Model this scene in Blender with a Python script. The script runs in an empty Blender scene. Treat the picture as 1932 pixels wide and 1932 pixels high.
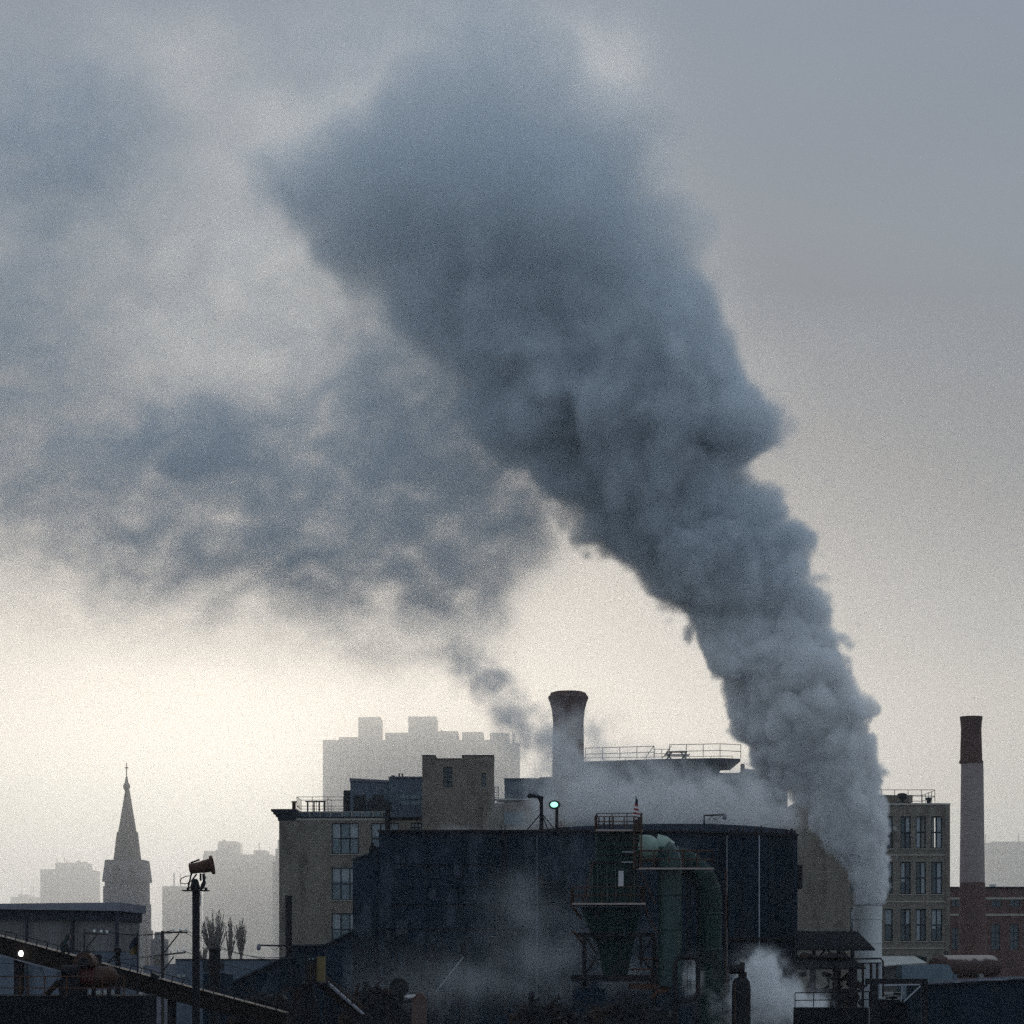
import bpy, bmesh, math, random
from mathutils import Vector, Matrix

random.seed(7)
C = bpy.context.scene.collection
SC = bpy.context.scene
R = math.radians

# ---------------------------------------------------------------- measuring
CAMZ = 12.0                       # camera height above the yard, metres
K = 0.42                          # picture width / distance
S = K / 1932.0
def X(u, Y): return (u - 966.0) * S * Y
def Z(v, Y): return CAMZ + (1800.0 - v) * S * Y
def P(u, v, Y): return Vector((X(u, Y), Y, Z(v, Y)))

# ---------------------------------------------------------------- camera
cam_d = bpy.data.cameras.new("camera")
cam = bpy.data.objects.new("camera", cam_d)
C.objects.link(cam)
cam.location = (0, 0, CAMZ)
cam.rotation_euler = (R(90), 0, 0)
cam_d.sensor_width = 36.0
cam_d.lens = 36.0 / K
cam_d.shift_y = 834.0 / 1932.0
cam_d.clip_start = 1.0
cam_d.clip_end = 20000.0
SC.camera = cam

# ---------------------------------------------------------------- node helper
class N:
    """socket wrapper that builds math nodes in a shader or geometry tree"""
    def __init__(self, t, s): self.t, self.s = t, s
    def _m(self, op, *a, clamp=False):
        n = self.t.nodes.new("ShaderNodeMath"); n.operation = op; n.use_clamp = clamp
        for i, v in enumerate(a):
            if isinstance(v, N): self.t.links.new(v.s, n.inputs[i])
            else: n.inputs[i].default_value = v
        return N(self.t, n.outputs[0])
    def __add__(s, o): return s._m("ADD", s, o)
    __radd__ = __add__
    def __sub__(s, o): return s._m("SUBTRACT", s, o)
    def __rsub__(s, o): return s._m("SUBTRACT", o, s)
    def __mul__(s, o): return s._m("MULTIPLY", s, o)
    __rmul__ = __mul__
    def __truediv__(s, o): return s._m("DIVIDE", s, o)
    def __rtruediv__(s, o): return s._m("DIVIDE", o, s)
    def pow(s, o): return s._m("POWER", s, o)
    def sqrt(s): return s._m("SQRT", s)
    def abs(s): return s._m("ABSOLUTE", s)
    def log(s): return s._m("LOGARITHM", s, math.e)
    def exp(s): return s._m("EXPONENT", s)
    def max(s, o): return s._m("MAXIMUM", s, o)
    def min(s, o): return s._m("MINIMUM", s, o)
    def smax(s, o, k): return s._m("SMOOTH_MAX", s, o, k)
    def smin(s, o, k): return s._m("SMOOTH_MIN", s, o, k)
    def clamp(s): return s._m("ADD", s, 0.0, clamp=True)
    def step(s, a, b, c=0.0, d=1.0):
        n = s.t.nodes.new("ShaderNodeMapRange"); n.interpolation_type = "SMOOTHSTEP"
        s.t.links.new(s.s, n.inputs[0])
        for i, v in zip((1, 2, 3, 4), (a, b, c, d)):
            if isinstance(v, N): s.t.links.new(v.s, n.inputs[i])
            else: n.inputs[i].default_value = v
        return N(s.t, n.outputs[0])
    def curve(s, pts, x0, x1, y0, y1):
        """piecewise smooth map through (x, y) points"""
        f = (s - x0) / (x1 - x0)
        n = s.t.nodes.new("ShaderNodeFloatCurve")
        c = n.mapping.curves[0]
        q = sorted(((x - x0) / (x1 - x0), (y - y0) / (y1 - y0)) for x, y in pts)
        c.points[0].location = q[0]; c.points[1].location = q[-1]
        for a in q[1:-1]: c.points.new(*a)
        n.mapping.update()
        s.t.links.new(f.s, n.inputs[1])
        return N(s.t, n.outputs[0]) * (y1 - y0) + y0

def vec(t, x, y, z):
    n = t.nodes.new("ShaderNodeCombineXYZ")
    for i, v in enumerate((x, y, z)):
        if isinstance(v, N): t.links.new(v.s, n.inputs[i])
        else: n.inputs[i].default_value = v
    return n.outputs[0]

def noise(t, v, scale, detail=3.0, rough=0.55, dist=0.0):
    n = t.nodes.new("ShaderNodeTexNoise"); n.noise_dimensions = "3D"
    if v is not None: t.links.new(v, n.inputs["Vector"])
    n.inputs["Scale"].default_value = scale
    n.inputs["Detail"].default_value = detail
    n.inputs["Roughness"].default_value = rough
    n.inputs["Distortion"].default_value = dist
    return n

def nz(t, v, scale, detail=3.0, rough=0.55, dist=0.0):
    return N(t, noise(t, v, scale, detail, rough, dist).outputs[0])

def cells(t, v, scale, detail=1.0, rough=0.5, smooth=0.35):
    n = t.nodes.new("ShaderNodeTexVoronoi"); n.voronoi_dimensions = "3D"; n.feature = "F1"
    t.links.new(v, n.inputs["Vector"])
    n.inputs["Scale"].default_value = scale
    n.inputs["Detail"].default_value = detail
    n.inputs["Roughness"].default_value = rough
    return N(t, n.outputs["Distance"])
DENOISE = False                  # the photograph is grainy too
VOX = 0.45                       # smoke grid spacing, metres
# ================================================================ smoke and steam
def smoke_material(name, color, step=1.5, aniso=0.2):
    m = bpy.data.materials.new(name); m.use_nodes = True
    t = m.node_tree; t.nodes.clear()
    o = t.nodes.new("ShaderNodeOutputMaterial")
    v = t.nodes.new("ShaderNodeVolumePrincipled")
    v.inputs["Color"].default_value = (*color, 1)
    v.inputs["Density"].default_value = 1.0
    v.inputs["Anisotropy"].default_value = aniso
    t.links.new(v.outputs[0], o.inputs["Volume"])
    m.cycles.volume_step_rate = step
    return m

def veil_material(name, color, density):
    m = bpy.data.materials.new(name); m.use_nodes = True
    t = m.node_tree; t.nodes.clear()
    o = t.nodes.new("ShaderNodeOutputMaterial")
    v = t.nodes.new("ShaderNodeVolumePrincipled")
    v.inputs["Color"].default_value = (*color, 1)
    v.inputs["Density"].default_value = density
    t.links.new(v.outputs[0], o.inputs["Volume"])
    return m

def smoke_object(name, lo, hi, voxel, field, mat, veil, hull_at, hull_voxel, label, cat, group=None):
    """one smoke: a fog grid filled from a density field, plus the thin outer veil its outline encloses"""
    me = bpy.data.meshes.new(name)
    me.from_pydata([(lo[0], lo[1], lo[2]), (hi[0], lo[1], lo[2]), (hi[0], hi[1], hi[2])], [], [(0, 1, 2)])
    ob = bpy.data.objects.new(name, me); C.objects.link(ob)
    t = bpy.data.node_groups.new(name + "_field", "GeometryNodeTree")
    t.interface.new_socket("Geometry", in_out="OUTPUT", socket_type="NodeSocketGeometry")
    out = t.nodes.new("NodeGroupOutput")
    pos = t.nodes.new("GeometryNodeInputPosition")
    sep = t.nodes.new("ShaderNodeSeparateXYZ"); t.links.new(pos.outputs[0], sep.inputs[0])
    x, y, z = (N(t, sep.outputs[i]) for i in range(3))
    d = field(t, x, y, z, pos.outputs[0])
    vc = t.nodes.new("GeometryNodeVolumeCube")
    t.links.new(d.s, vc.inputs["Density"])
    vc.inputs["Min"].default_value = lo; vc.inputs["Max"].default_value = hi
    for i, ax in enumerate("XYZ"):
        vc.inputs["Resolution " + ax].default_value = max(4, int((hi[i] - lo[i]) / voxel))
    sm = t.nodes.new("GeometryNodeSetMaterial"); sm.inputs["Material"].default_value = mat
    t.links.new(vc.outputs[0], sm.inputs[0])
    vm = t.nodes.new("GeometryNodeVolumeToMesh")
    try: vm.resolution_mode = "VOXEL_SIZE"
    except Exception: vm.inputs["Resolution Mode"].default_value = "Size"
    vm.inputs["Voxel Size"].default_value = hull_voxel
    vm.inputs["Threshold"].default_value = hull_at
    t.links.new(vc.outputs[0], vm.inputs[0])
    s2 = t.nodes.new("GeometryNodeSetMaterial"); s2.inputs["Material"].default_value = veil
    t.links.new(vm.outputs[0], s2.inputs[0])
    j = t.nodes.new("GeometryNodeJoinGeometry")
    t.links.new(sm.outputs[0], j.inputs[0]); t.links.new(s2.outputs[0], j.inputs[0])
    t.links.new(j.outputs[0], out.inputs[0])
    md = ob.modifiers.new("smoke", "NODES"); md.node_group = t
    me.materials.append(veil)
    ob["kind"] = "stuff"; ob["label"] = label; ob["category"] = cat
    if group: ob["group"] = group
    return ob

def blob_sum(t, u, v, blobs):
    """soft elliptical patches (u, v, radius u, radius v, amount) added up"""
    tot = None
    for (bu, bv, ru, rv, am) in blobs:
        du = (u - bu) / ru; dv = (v - bv) / rv
        g = (0.0 - (du * du + dv * dv)).exp() * am
        tot = g if tot is None else tot + g
    return tot

PLY = 200.0                                    # the plume drifts across at this depth
PX = 1.0 / (S * PLY)                           # 23 units of plume width to the metre
# outline of the plume: height mark, left edge, right edge
EDGES = [(1706, 1614, 1667), (1680, 1611, 1670), (1640, 1597, 1671), (1600, 1574, 1673), (1550, 1532, 1672),
         (1500, 1484, 1674), (1450, 1428, 1672), (1400, 1376, 1666), (1350, 1350, 1655), (1320, 1340, 1640),
         (1290, 1326, 1646), (1250, 1296, 1630), (1200, 1274, 1600), (1150, 1240, 1580), (1100, 1180, 1562),
         (1050, 1130, 1545), (1000, 1062, 1535), (950, 1025, 1500), (900, 985, 1472), (860, 950, 1470),
         (820, 905, 1520), (780, 875, 1490), (700, 830, 1425), (600, 770, 1365), (500, 690, 1305),
         (420, 570, 1250), (340, 555, 1240), (260, 600, 1215), (180, 670, 1180), (100, 720, 1130), (20, 740, 1080), (-80, 720, 1050)]
EDGES = sorted(EDGES)

def plume_low(t, x, y, z, pv): return plume_field(t, x, y, z, pv, True)
def plume_field(t, x, y, z, pv, low=False):
    u = x * PX + 966.0
    v = 1800.0 - (z - CAMZ) * PX
    dy = y - PLY
    v0, v1 = EDGES[0][0], EDGES[-1][0]
    # slow sideways wobble so the outline is not a mirror of the marks
    wob = noise(t, vec(t, u * 0.006, dy * 0.05, v * 0.006), 1.0, 1.0)
    sp = t.nodes.new("ShaderNodeSeparateXYZ"); t.links.new(wob.outputs["Color"], sp.inputs[0])
    rise = ((1706.0 - v) / 1706.0).clamp()
    size = rise * 330.0 + 26.0                               # local half width
    du = (N(t, sp.outputs[0]) - 0.5) * size * 0.5
    dv = (N(t, sp.outputs[1]) - 0.5) * size * 0.4
    uu = u + du
    vv = (v + dv * (rise * 6.0).clamp()).min(float(v1))
    L = vv.curve([(a, b) for a, b, c in EDGES], v0, v1, 500, 1700)
    Rr = vv.curve([(a, c) for a, b, c in EDGES], v0, v1, 1000, 1700)
    uc = (L + Rr) * 0.5; hw = ((Rr - L) * 0.5).max(8.0)
    a = (uu - uc) / hw
    hd = hw * 0.85
    b = (dy * PX - (rise * 60.0)) / hd
    rad = (a * a + b * b).sqrt()
    # billows in true space, small near the stack and larger with height: neighbouring sizes are blended
    sep2 = [N(t, sp.outputs[k]) - 0.5 for k in range(3)]
    def lay(cell, detail):
        return cells(t, vec(t, u / cell + sep2[0] * 0.9, dy * PX / cell + sep2[2] * 0.9, v / cell + sep2[1] * 0.9), 1.0, detail, 0.55)
    c1, c2, c3, c4 = lay(17.0, 1.0), lay(46.0, 2.3), lay(108.0, 2.6), lay(230.0, 0.0)
    w1 = rise.step(0.17, 0.03); w3 = rise.step(0.34, 0.80); w2b = 1.0 - (w1 + w3).min(1.0)
    mid = c1 * w1 + c2 * w2b + c3 * w3
    big = c2 * w1 + c3 * w2b + c4 * w3
    q2 = vec(t, u / 95.0 + sep2[0], dy * PX / 95.0 + sep2[2], v / 95.0 + sep2[1])
    fine = nz(t, q2, 1.7, 6.0, 0.62)
    soft = rise.step(0.30, 0.75) * a.step(0.9, -0.9, 0.30, 1.0)
    e = (rad - (v.step(1350.0, 1690.0) * 0.28 + 1.24)) + (big - 0.55) * 0.60 + (mid - 0.45).min(0.22) * (0.56 - soft * 0.16) + (fine - 0.5) * (0.07 + rise * 0.22 + soft * 0.55)
    wid = 0.05 + rise * 0.12 + soft * 0.26
    body = (e * -1.0 / wid + 0.1).clamp()
    body = body * body * (3.0 - body * 2.0)
    inner = nz(t, q2, 0.9, 4.0, 0.6)
    dens = v.curve([(-80, 0.05), (100, 0.11), (300, 0.22), (450, 0.36), (600, 0.62), (750, 1.0), (900, 1.1), (1100, 1.1), (1300, 1.6), (1500, 2.2), (1650, 3.0), (1706, 3.6)],
                   -80, 1706, 0.0, 4.0)
    den = body * dens * ((inner - 0.30).max(0.0) * 3.2 + 0.35)
    den = den * v.step(1708.0, 1704.0)
    if low: return den * v.step(980.0, 1330.0)
    den = den * v.step(1330.0, 980.0)
    # ---- the drift the wind has spread out to the left
    p3 = vec(t, u * 0.0052, dy * 0.10, v * 0.0062)
    w = noise(t, p3, 1.6, 2.0)
    sw = t.nodes.new("ShaderNodeSeparateXYZ"); t.links.new(w.outputs["Color"], sw.inputs[0])
    u2 = u + (N(t, sw.outputs[0]) - 0.5) * 150.0
    v2 = v + (N(t, sw.outputs[1]) - 0.5) * 120.0
    m = blob_sum(t, u2, v2, DRIFT)
    w2 = nz(t, vec(t, u2 * 0.0048 + v2 * 0.0016, dy * 0.11, v2 * 0.0080), 2.6, 8.0, 0.66, 0.6)
    lay = (0.0 - (dy - 4.0) * (dy - 4.0) / 70.0).exp()
    dr = m * (w2 - 0.42).max(0.0) * 6.0 * lay
    dr = dr * 0.2
    box = (dy.abs().step(20.0, 16.0)) * u.step(-560.0, -300.0) * v.step(-140.0, -60.0)
    return (den + dr) * box

DRIFT = [(800, 720, 130, 110, 1.1), (880, 850, 110, 80, 1.1), (985, 955, 50, 45, .8), (700, 720, 130, 100, .5), (560, 1010, 120, 60, .6), (370, 820, 170, 75, 2.5), (130, 900, 200, 100, 0.8), (600, 930, 200, 90, 1.1), (260, 1030, 150, 70, 1.1),
         (480, 1040, 150, 75, 0.9), (680, 1080, 140, 75, 1.0), (860, 1100, 85, 85, 1.1), (840, 960, 150, 110, 1.1),
         (720, 830, 170, 110, 1.1), (960, 1000, 70, 70, 0.7), (640, 640, 150, 90, 0.3), (95, 235, 150, 130, 1.7),
         (620, 90, 150, 110, 0.5), (330, 480, 300, 240, 0.3), (-150, 700, 260, 300, 0.8), (-300, 300, 260, 300, 0.6),
         (350, 1160, 250, 60, 0.25), (700, 1210, 180, 60, 0.3), (40, 600, 150, 180, 0.5)]

SMOKE_COL = (0.876, 0.914, 0.944)
mat_plume = smoke_material("plume_smoke", SMOKE_COL, 2.0, 0.0)
mat_column = smoke_material("steamy_smoke", (0.996, 0.998, 1.0), 2.0, -0.35)
mat_veil = veil_material("smoke_veil", SMOKE_COL, 0.0006)
if VOX > 0:
    plume = smoke_object("smoke_plume", (-68.0, 178.0, 31.0), (28.0, 222.0, 95.0), VOX, plume_field, mat_plume, mat_veil,
                         0.05, 0.9, "huge grey smoke plume billowing from the steel stack and spreading across the sky", "smoke")
    low = smoke_object("plume_column", (1.0, 186.0, 15.0), (34.0, 216.0, 48.5), VOX * 0.45, plume_low, mat_column, mat_veil, 0.05, 0.6, None, None)
    low.parent = plume

def veil_field(t, x, y, z, pv):
    u = x * PX + 966.0; v = 1800.0 - (z - CAMZ) * PX; dy = y - (PLY + 6.0)
    w = noise(t, vec(t, u * 0.005, dy * 0.08, v * 0.005), 1.3, 2.0)
    sw = t.nodes.new("ShaderNodeSeparateXYZ"); t.links.new(w.outputs["Color"], sw.inputs[0])
    u2 = u + (N(t, sw.outputs[0]) - 0.5) * 200.0; v2 = v + (N(t, sw.outputs[1]) - 0.5) * 160.0
    m = blob_sum(t, u2, v2, [(480, 470, 230, 190, 1.2), (620, 200, 170, 150, .9), (560, 620, 160, 90, .9), (1060, 90, 140, 90, 1.0), (1190, 250, 90, 110, .8), (330, 620, 170, 100, .7), (150, 470, 160, 140, .4),
                             (1330, 560, 70, 120, .5), (1420, 700, 70, 70, .4), (860, 60, 200, 60, .9), (300, 60, 160, 80, .5), (-150, 300, 200, 300, .4), (980, 990, 70, 60, .4)])
    f = nz(t, vec(t, u2 * 0.005, dy * 0.09, v2 * 0.006), 2.0, 7.0, 0.6, 0.4)
    e = (0.0 - dy * dy / 60.0).exp()
    return m * (f - 0.30).max(0.0) * e * 0.22 * u.step(-560.0, -300.0) * v.step(-140.0, -60.0) * dy.abs().step(17.0, 12.0)
mat_lit = smoke_material("thin_lit_smoke", (0.985, 0.988, 0.99), 2.0, 0.72)
if VOX > 0:
    thin = smoke_object("thin_smoke", (-68.0, 188.0, 40.0), (26.0, 224.0, 95.0), VOX * 1.6, veil_field, mat_lit, mat_veil, 0.03, 1.2, None, None)
    thin.parent = plume

def steam(name, blobs, Yc, thick, u0, u1, v0, v1, voxel, dens, ns, cut, mat, label, cat, hull_at, group=None, stretch=1.0, front=None):
    """a low bank of steam: soft patches broken up by turbulence, thick metres deep about depth Yc"""
    px = 1.0 / (S * Yc)
    def field(t, x, y, z, pv):
        u = x * px + 966.0; v = 1800.0 - (z - CAMZ) * px; dy = y - Yc
        w = noise(t, vec(t, x, y, z * stretch), ns * 0.6, 2.0)
        sw = t.nodes.new("ShaderNodeSeparateXYZ"); t.links.new(w.outputs["Color"], sw.inputs[0])
        k = 0.9 / ns * px
        u2 = u + (N(t, sw.outputs[0]) - 0.5) * k; v2 = v + (N(t, sw.outputs[1]) - 0.5) * k
        m = blob_sum(t, u2, v2, blobs)
        c = cells(t, vec(t, x + N(t, sw.outputs[2]) * 0.8, y, z * stretch), ns * 1.3, 1.5, 0.5)
        f = nz(t, vec(t, x + N(t, sw.outputs[2]), y + N(t, sw.outputs[0]), z * stretch), ns * 1.6, 5.0, 0.62)
        g = ((f - cut) * 3.6 + (0.5 - c) * 1.0 + m * 0.38).max(0.0) * m.min(1.0)
        e = (dy.abs() / thick).step(1.0, 0.35)
        r = g * e * dens
        r = r * u.step(u0, u0 + 12.0) * u.step(u1, u1 - 12.0) * v.step(v0, v0 + 12.0)
        return r
    return smoke_object(name, (X(u0, Yc), Yc - thick, max(0.5, Z(v1, Yc))), (X(u1, Yc), Yc + thick, Z(v0, Yc)), voxel, field, mat, mat_veil, hull_at, voxel * 2.2, label, cat, group)
mat_steam = smoke_material("white_steam", (0.996, 0.998, 1.0), 2.0, -0.35)
SG = "steam drifting round the works"
if VOX > 0:
    steam("steam_cloud", [(1180, 1500, 150, 62, 1.3), (1330, 1520, 140, 52, 1.4), (1085, 1440, 60, 80, .8), (1430, 1545, 70, 40, 1.0), (1060, 1525, 90, 45, .7), (1440, 1470, 45, 40, .45),
                          (1015, 1395, 55, 40, 1.1), (965, 1340, 50, 36, 1.2), (915, 1285, 45, 30, 1.2), (885, 1240, 45, 26, 1.0), (1130, 1370, 50, 35, .35), (1220, 1415, 60, 20, .2), (900, 1570, 120, 14, .4)],
          220.0, 6.5, 810, 1530, 1190, 1600, VOX * 0.5, 0.50, 0.33, 0.44, mat_steam, "white steam bank drifting across the mill roofs and the foot of the flared chimney", "steam", 0.05, SG)
    steam("steam_puff", [(1428, 1862, 36, 44, 1.3), (1472, 1896, 55, 40, 1.4), (1440, 1820, 26, 24, 1.0), (1530, 1900, 30, 22, 1.0), (1408, 1905, 50, 40, 1.2), (1302, 1850, 16, 34, .8)],
          172.5, 3.0, 1280, 1575, 1775, 1960, VOX * 0.32, 2.2, 0.75, 0.43, mat_steam, "thick white steam puff boiling up beside the domed tank", "steam", 0.12, SG)
    steam("ground_mist", [(985, 1760, 70, 70, .8), (900, 1860, 160, 70, .7), (1070, 1800, 60, 60, .9), (760, 1850, 160, 50, .5), (1190, 1820, 70, 60, .7), (960, 1690, 40, 40, .5), (1110, 1640, 90, 60, .25)],
          180.0, 5.5, 640, 1290, 1560, 1960, VOX * 0.7, 0.075, 0.22, 0.38, mat_steam, "thin blue mist hanging in front of the blackened works wall", "mist", 0.006, SG)
# ================================================================ sky, sun, haze
SUN_EL, SUN_AZ = 6.5, -5.0            # the veiled sun stands low behind the mill, a little left
wd = bpy.data.worlds.new("World"); SC.world = wd; wd.use_nodes = True
t = wd.node_tree; t.nodes.clear()
wo = t.nodes.new("ShaderNodeOutputWorld"); bg = t.nodes.new("ShaderNodeBackground")
t.links.new(bg.outputs[0], wo.inputs[0])
sky = t.nodes.new("ShaderNodeTexSky"); sky.sky_type = "NISHITA"; sky.sun_disc = False
sky.sun_elevation = R(SUN_EL); sky.sun_rotation = R(SUN_AZ); sky.air_density = 1.5; sky.dust_density = 4.0; sky.ozone_density = 1.5
tc = t.nodes.new("ShaderNodeTexCoord")
sp = t.nodes.new("ShaderNodeSeparateXYZ"); t.links.new(tc.outputs["Generated"], sp.inputs[0])
dx, dy_, dz = (N(t, sp.outputs[i]) for i in range(3))
# a deck of stratus: brighter towards the sun and low down, where it thins out
sv = Vector((math.sin(R(SUN_AZ)) * math.cos(R(SUN_EL)), math.cos(R(SUN_AZ)) * math.cos(R(SUN_EL)), math.sin(R(SUN_EL))))
toward = dx * sv.x + dy_ * sv.y + dz * sv.z
deck = nz(t, vec(t, dx * 3.0, dy_ * 3.0, dz * 9.0), 1.0, 4.0, 0.5)
deck2 = nz(t, vec(t, dx * 5.0, dy_ * 5.0, dz * 14.0), 1.0, 3.0, 0.5)
front = toward.step(-0.6, 1.0)
elev = dz + dx * 0.045 + (deck - 0.5) * 0.04
ramp = t.nodes.new("ShaderNodeValToRGB")
cr = ramp.color_ramp; cr.interpolation = "B_SPLINE"
SKYR = [(0.0, (1.84, 1.56, 1.19)), (0.07, (0.98, 0.86, 0.69)), (0.105, (0.575, 0.54, 0.48)), (0.13, (0.325, 0.332, 0.335)), (0.172, (0.195, 0.214, 0.240)),
        (0.21, (0.195, 0.219, 0.250)), (0.27, (0.275, 0.312, 0.352)), (0.33, (0.245, 0.288, 0.345)), (0.42, (0.26, 0.31, 0.38)), (0.65, (0.55, 0.63, 0.73)), (1.0, (0.64, 0.73, 0.85))]
cr.elements[0].position = 0.0; cr.elements[0].color = (*SKYR[0][1], 1)
cr.elements[1].position = 1.0; cr.elements[1].color = (*SKYR[-1][1], 1)
for p_, c_ in SKYR[1:-1]:
    e = cr.elements.new(p_); e.color = (*c_, 1)
t.links.new(elev.s, ramp.inputs[0])
gain = (0.86 + front * 0.18) * (0.92 + deck2 * 0.16)
# away from the sun the deck is a dull slate blue
far_mix = t.nodes.new("ShaderNodeMix"); far_mix.data_type = "RGBA"
t.links.new(front.s, far_mix.inputs[0])
far_mix.inputs[6].default_value = (0.335, 0.41, 0.50, 1)
t.links.new(ramp.outputs[0], far_mix.inputs[7])
sc1 = t.nodes.new("ShaderNodeVectorMath"); sc1.operation = "SCALE"
t.links.new(far_mix.outputs[2], sc1.inputs[0]); t.links.new((gain * (1.0 / 0.1)).s, sc1.inputs["Scale"])
mx = t.nodes.new("ShaderNodeMix"); mx.data_type = "RGBA"; mx.inputs[0].default_value = 0.97
t.links.new(sky.outputs[0], mx.inputs[6]); t.links.new(sc1.outputs[0], mx.inputs[7])
t.links.new(mx.outputs[2], bg.inputs[0]); bg.inputs[1].default_value = 0.1

sun_d = bpy.data.lights.new("sun", "SUN"); sun = bpy.data.objects.new("sun", sun_d); C.objects.link(sun)
sun_d.energy = 0.55; sun_d.angle = R(14); sun_d.color = (1.0, 0.91, 0.77)
sun.rotation_euler = (-sv).to_track_quat("-Z", "Y").to_euler()
sun.location = (0, 60, 200)

def air_box(name, lo, hi, density, color, aniso, label):
    me = bpy.data.meshes.new(name)
    bm = bmesh.new(); bmesh.ops.create_cube(bm, size=1.0)
    for w in bm.verts:
        for i in range(3): w.co[i] = lo[i] if w.co[i] < 0 else hi[i]
    bm.to_mesh(me); bm.free()
    ob = bpy.data.objects.new(name, me); C.objects.link(ob)
    m = bpy.data.materials.new(name + "_air"); m.use_nodes = True
    n = m.node_tree; n.nodes.clear()
    o = n.nodes.new("ShaderNodeOutputMaterial"); v = n.nodes.new("ShaderNodeVolumePrincipled")
    v.inputs["Color"].default_value = (*color, 1); v.inputs["Density"].default_value = density
    v.inputs["Anisotropy"].default_value = aniso
    n.links.new(v.outputs[0], o.inputs["Volume"]); me.materials.append(m)
    ob["kind"] = "stuff"; ob["label"] = label
    return ob
air_box("haze", (-1500, -60, -2), (1500, 3100, 112), 0.00013, (0.92, 0.94, 0.97), 0.2, "thin morning haze over the whole works")
air_box("fog", (-1400, 315, -1), (1400, 1150, 98), 0.0024, (1.0, 0.997, 0.99), 0.8, "bright mist lying over the town beyond the works")

# ---------------------------------------------------------------- render settings
SC.view_settings.view_transform = "Standard"; SC.view_settings.look = "None"
SC.view_settings.exposure = 0.0; SC.view_settings.gamma = 1.0
SC.view_settings.use_curve_mapping = False
cy = SC.cycles
cy.max_bounces = 10; cy.diffuse_bounces = 2; cy.glossy_bounces = 2; cy.transmission_bounces = 6
cy.volume_bounces = 8; cy.transparent_max_bounces = 24
cy.volume_step_rate = 1.0; cy.volume_max_steps = 512
cy.use_denoising = DENOISE
try: cy.denoiser = "OPENIMAGEDENOISE"
except Exception: pass
cy.use_adaptive_sampling = True; cy.adaptive_threshold = 0.03
cy.sample_clamp_indirect = 4.0
# ================================================================ materials
def pm(name, col, rough=0.8, metal=0.0, var=0.25, scale=0.6, streak=0.0, stain=None, bump=0.0, kind=None, kscale=1.0, col2=None, spec=0.3):
    """weathered paint / metal / masonry; kind: brick, ribs (corrugation), boards"""
    m = bpy.data.materials.new(name); m.use_nodes = True
    t = m.node_tree; b = t.nodes["Principled BSDF"]
    tcn = t.nodes.new("ShaderNodeTexCoord")
    s = t.nodes.new("ShaderNodeSeparateXYZ"); t.links.new(tcn.outputs["Object"], s.inputs[0])
    x, y, z = (N(t, s.outputs[i]) for i in range(3))
    p = vec(t, x, y, z)
    f = nz(t, p, scale, 5.0, 0.62)
    f2 = nz(t, vec(t, x * 2.2, y * 2.2, z * 0.16), 1.0, 4.0, 0.6)           # rain streaks run down
    val = (f - 0.5) * (2.0 * var) + 1.0
    if streak: val = val + (f2 - 0.5) * (2.0 * streak)
    base = None
    h = None
    if kind == "brick":
        br = t.nodes.new("ShaderNodeTexBrick")
        t.links.new(vec(t, x + y, z, 0.0), br.inputs["Vector"])
        br.inputs["Scale"].default_value = kscale
        br.inputs["Brick Width"].default_value = 0.44; br.inputs["Row Height"].default_value = 0.15
        br.inputs["Mortar Size"].default_value = 0.018
        br.inputs["Color1"].default_value = (*col, 1)
        br.inputs["Color2"].default_value = (*[c * 0.72 for c in col], 1)
        br.inputs["Mortar"].default_value = (*(col2 or [min(1, c * 1.2) for c in col]), 1)
        base = br.outputs["Color"]
    else:
        rgb = t.nodes.new("ShaderNodeRGB"); rgb.outputs[0].default_value = (*col, 1); base = rgb.outputs[0]
    if kind == "ribs":
        w = t.nodes.new("ShaderNodeTexWave"); w.wave_type = "BANDS"; w.bands_direction = "X"
        t.links.new(vec(t, x + y, 0.0, 0.0), w.inputs["Vector"]); w.inputs["Scale"].default_value = kscale
        h = N(t, w.outputs["Fac"])
    sc = t.nodes.new("ShaderNodeVectorMath"); sc.operation = "SCALE"
    t.links.new(base, sc.inputs[0]); t.links.new(val.max(0.05).s, sc.inputs["Scale"])
    fin = sc.outputs[0]
    if stain:
        mx = t.nodes.new("ShaderNodeMix"); mx.data_type = "RGBA"
        t.links.new((nz(t, vec(t, x * 0.9, y * 0.9, z * 0.35), 0.9, 6.0, 0.65).step(0.5, 0.68) * stain[1]).s, mx.inputs[0])
        t.links.new(fin, mx.inputs[6]); mx.inputs[7].default_value = (*stain[0], 1); fin = mx.outputs[2]
    t.links.new(fin, b.inputs["Base Color"])
    t.links.new((f * 0.25 + (rough - 0.12)).clamp().s, b.inputs["Roughness"])
    b.inputs["Metallic"].default_value = metal
    b.inputs["Specular IOR Level"].default_value = spec
    if bump or h is not None:
        bn = t.nodes.new("ShaderNodeBump"); bn.inputs["Strength"].default_value = bump or 0.6
        bn.inputs["Distance"].default_value = 0.08
        hh = f if h is None else h + f * 0.2
        t.links.new(hh.s, bn.inputs["Height"]); t.links.new(bn.outputs[0], b.inputs["Normal"])
    return m

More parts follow.
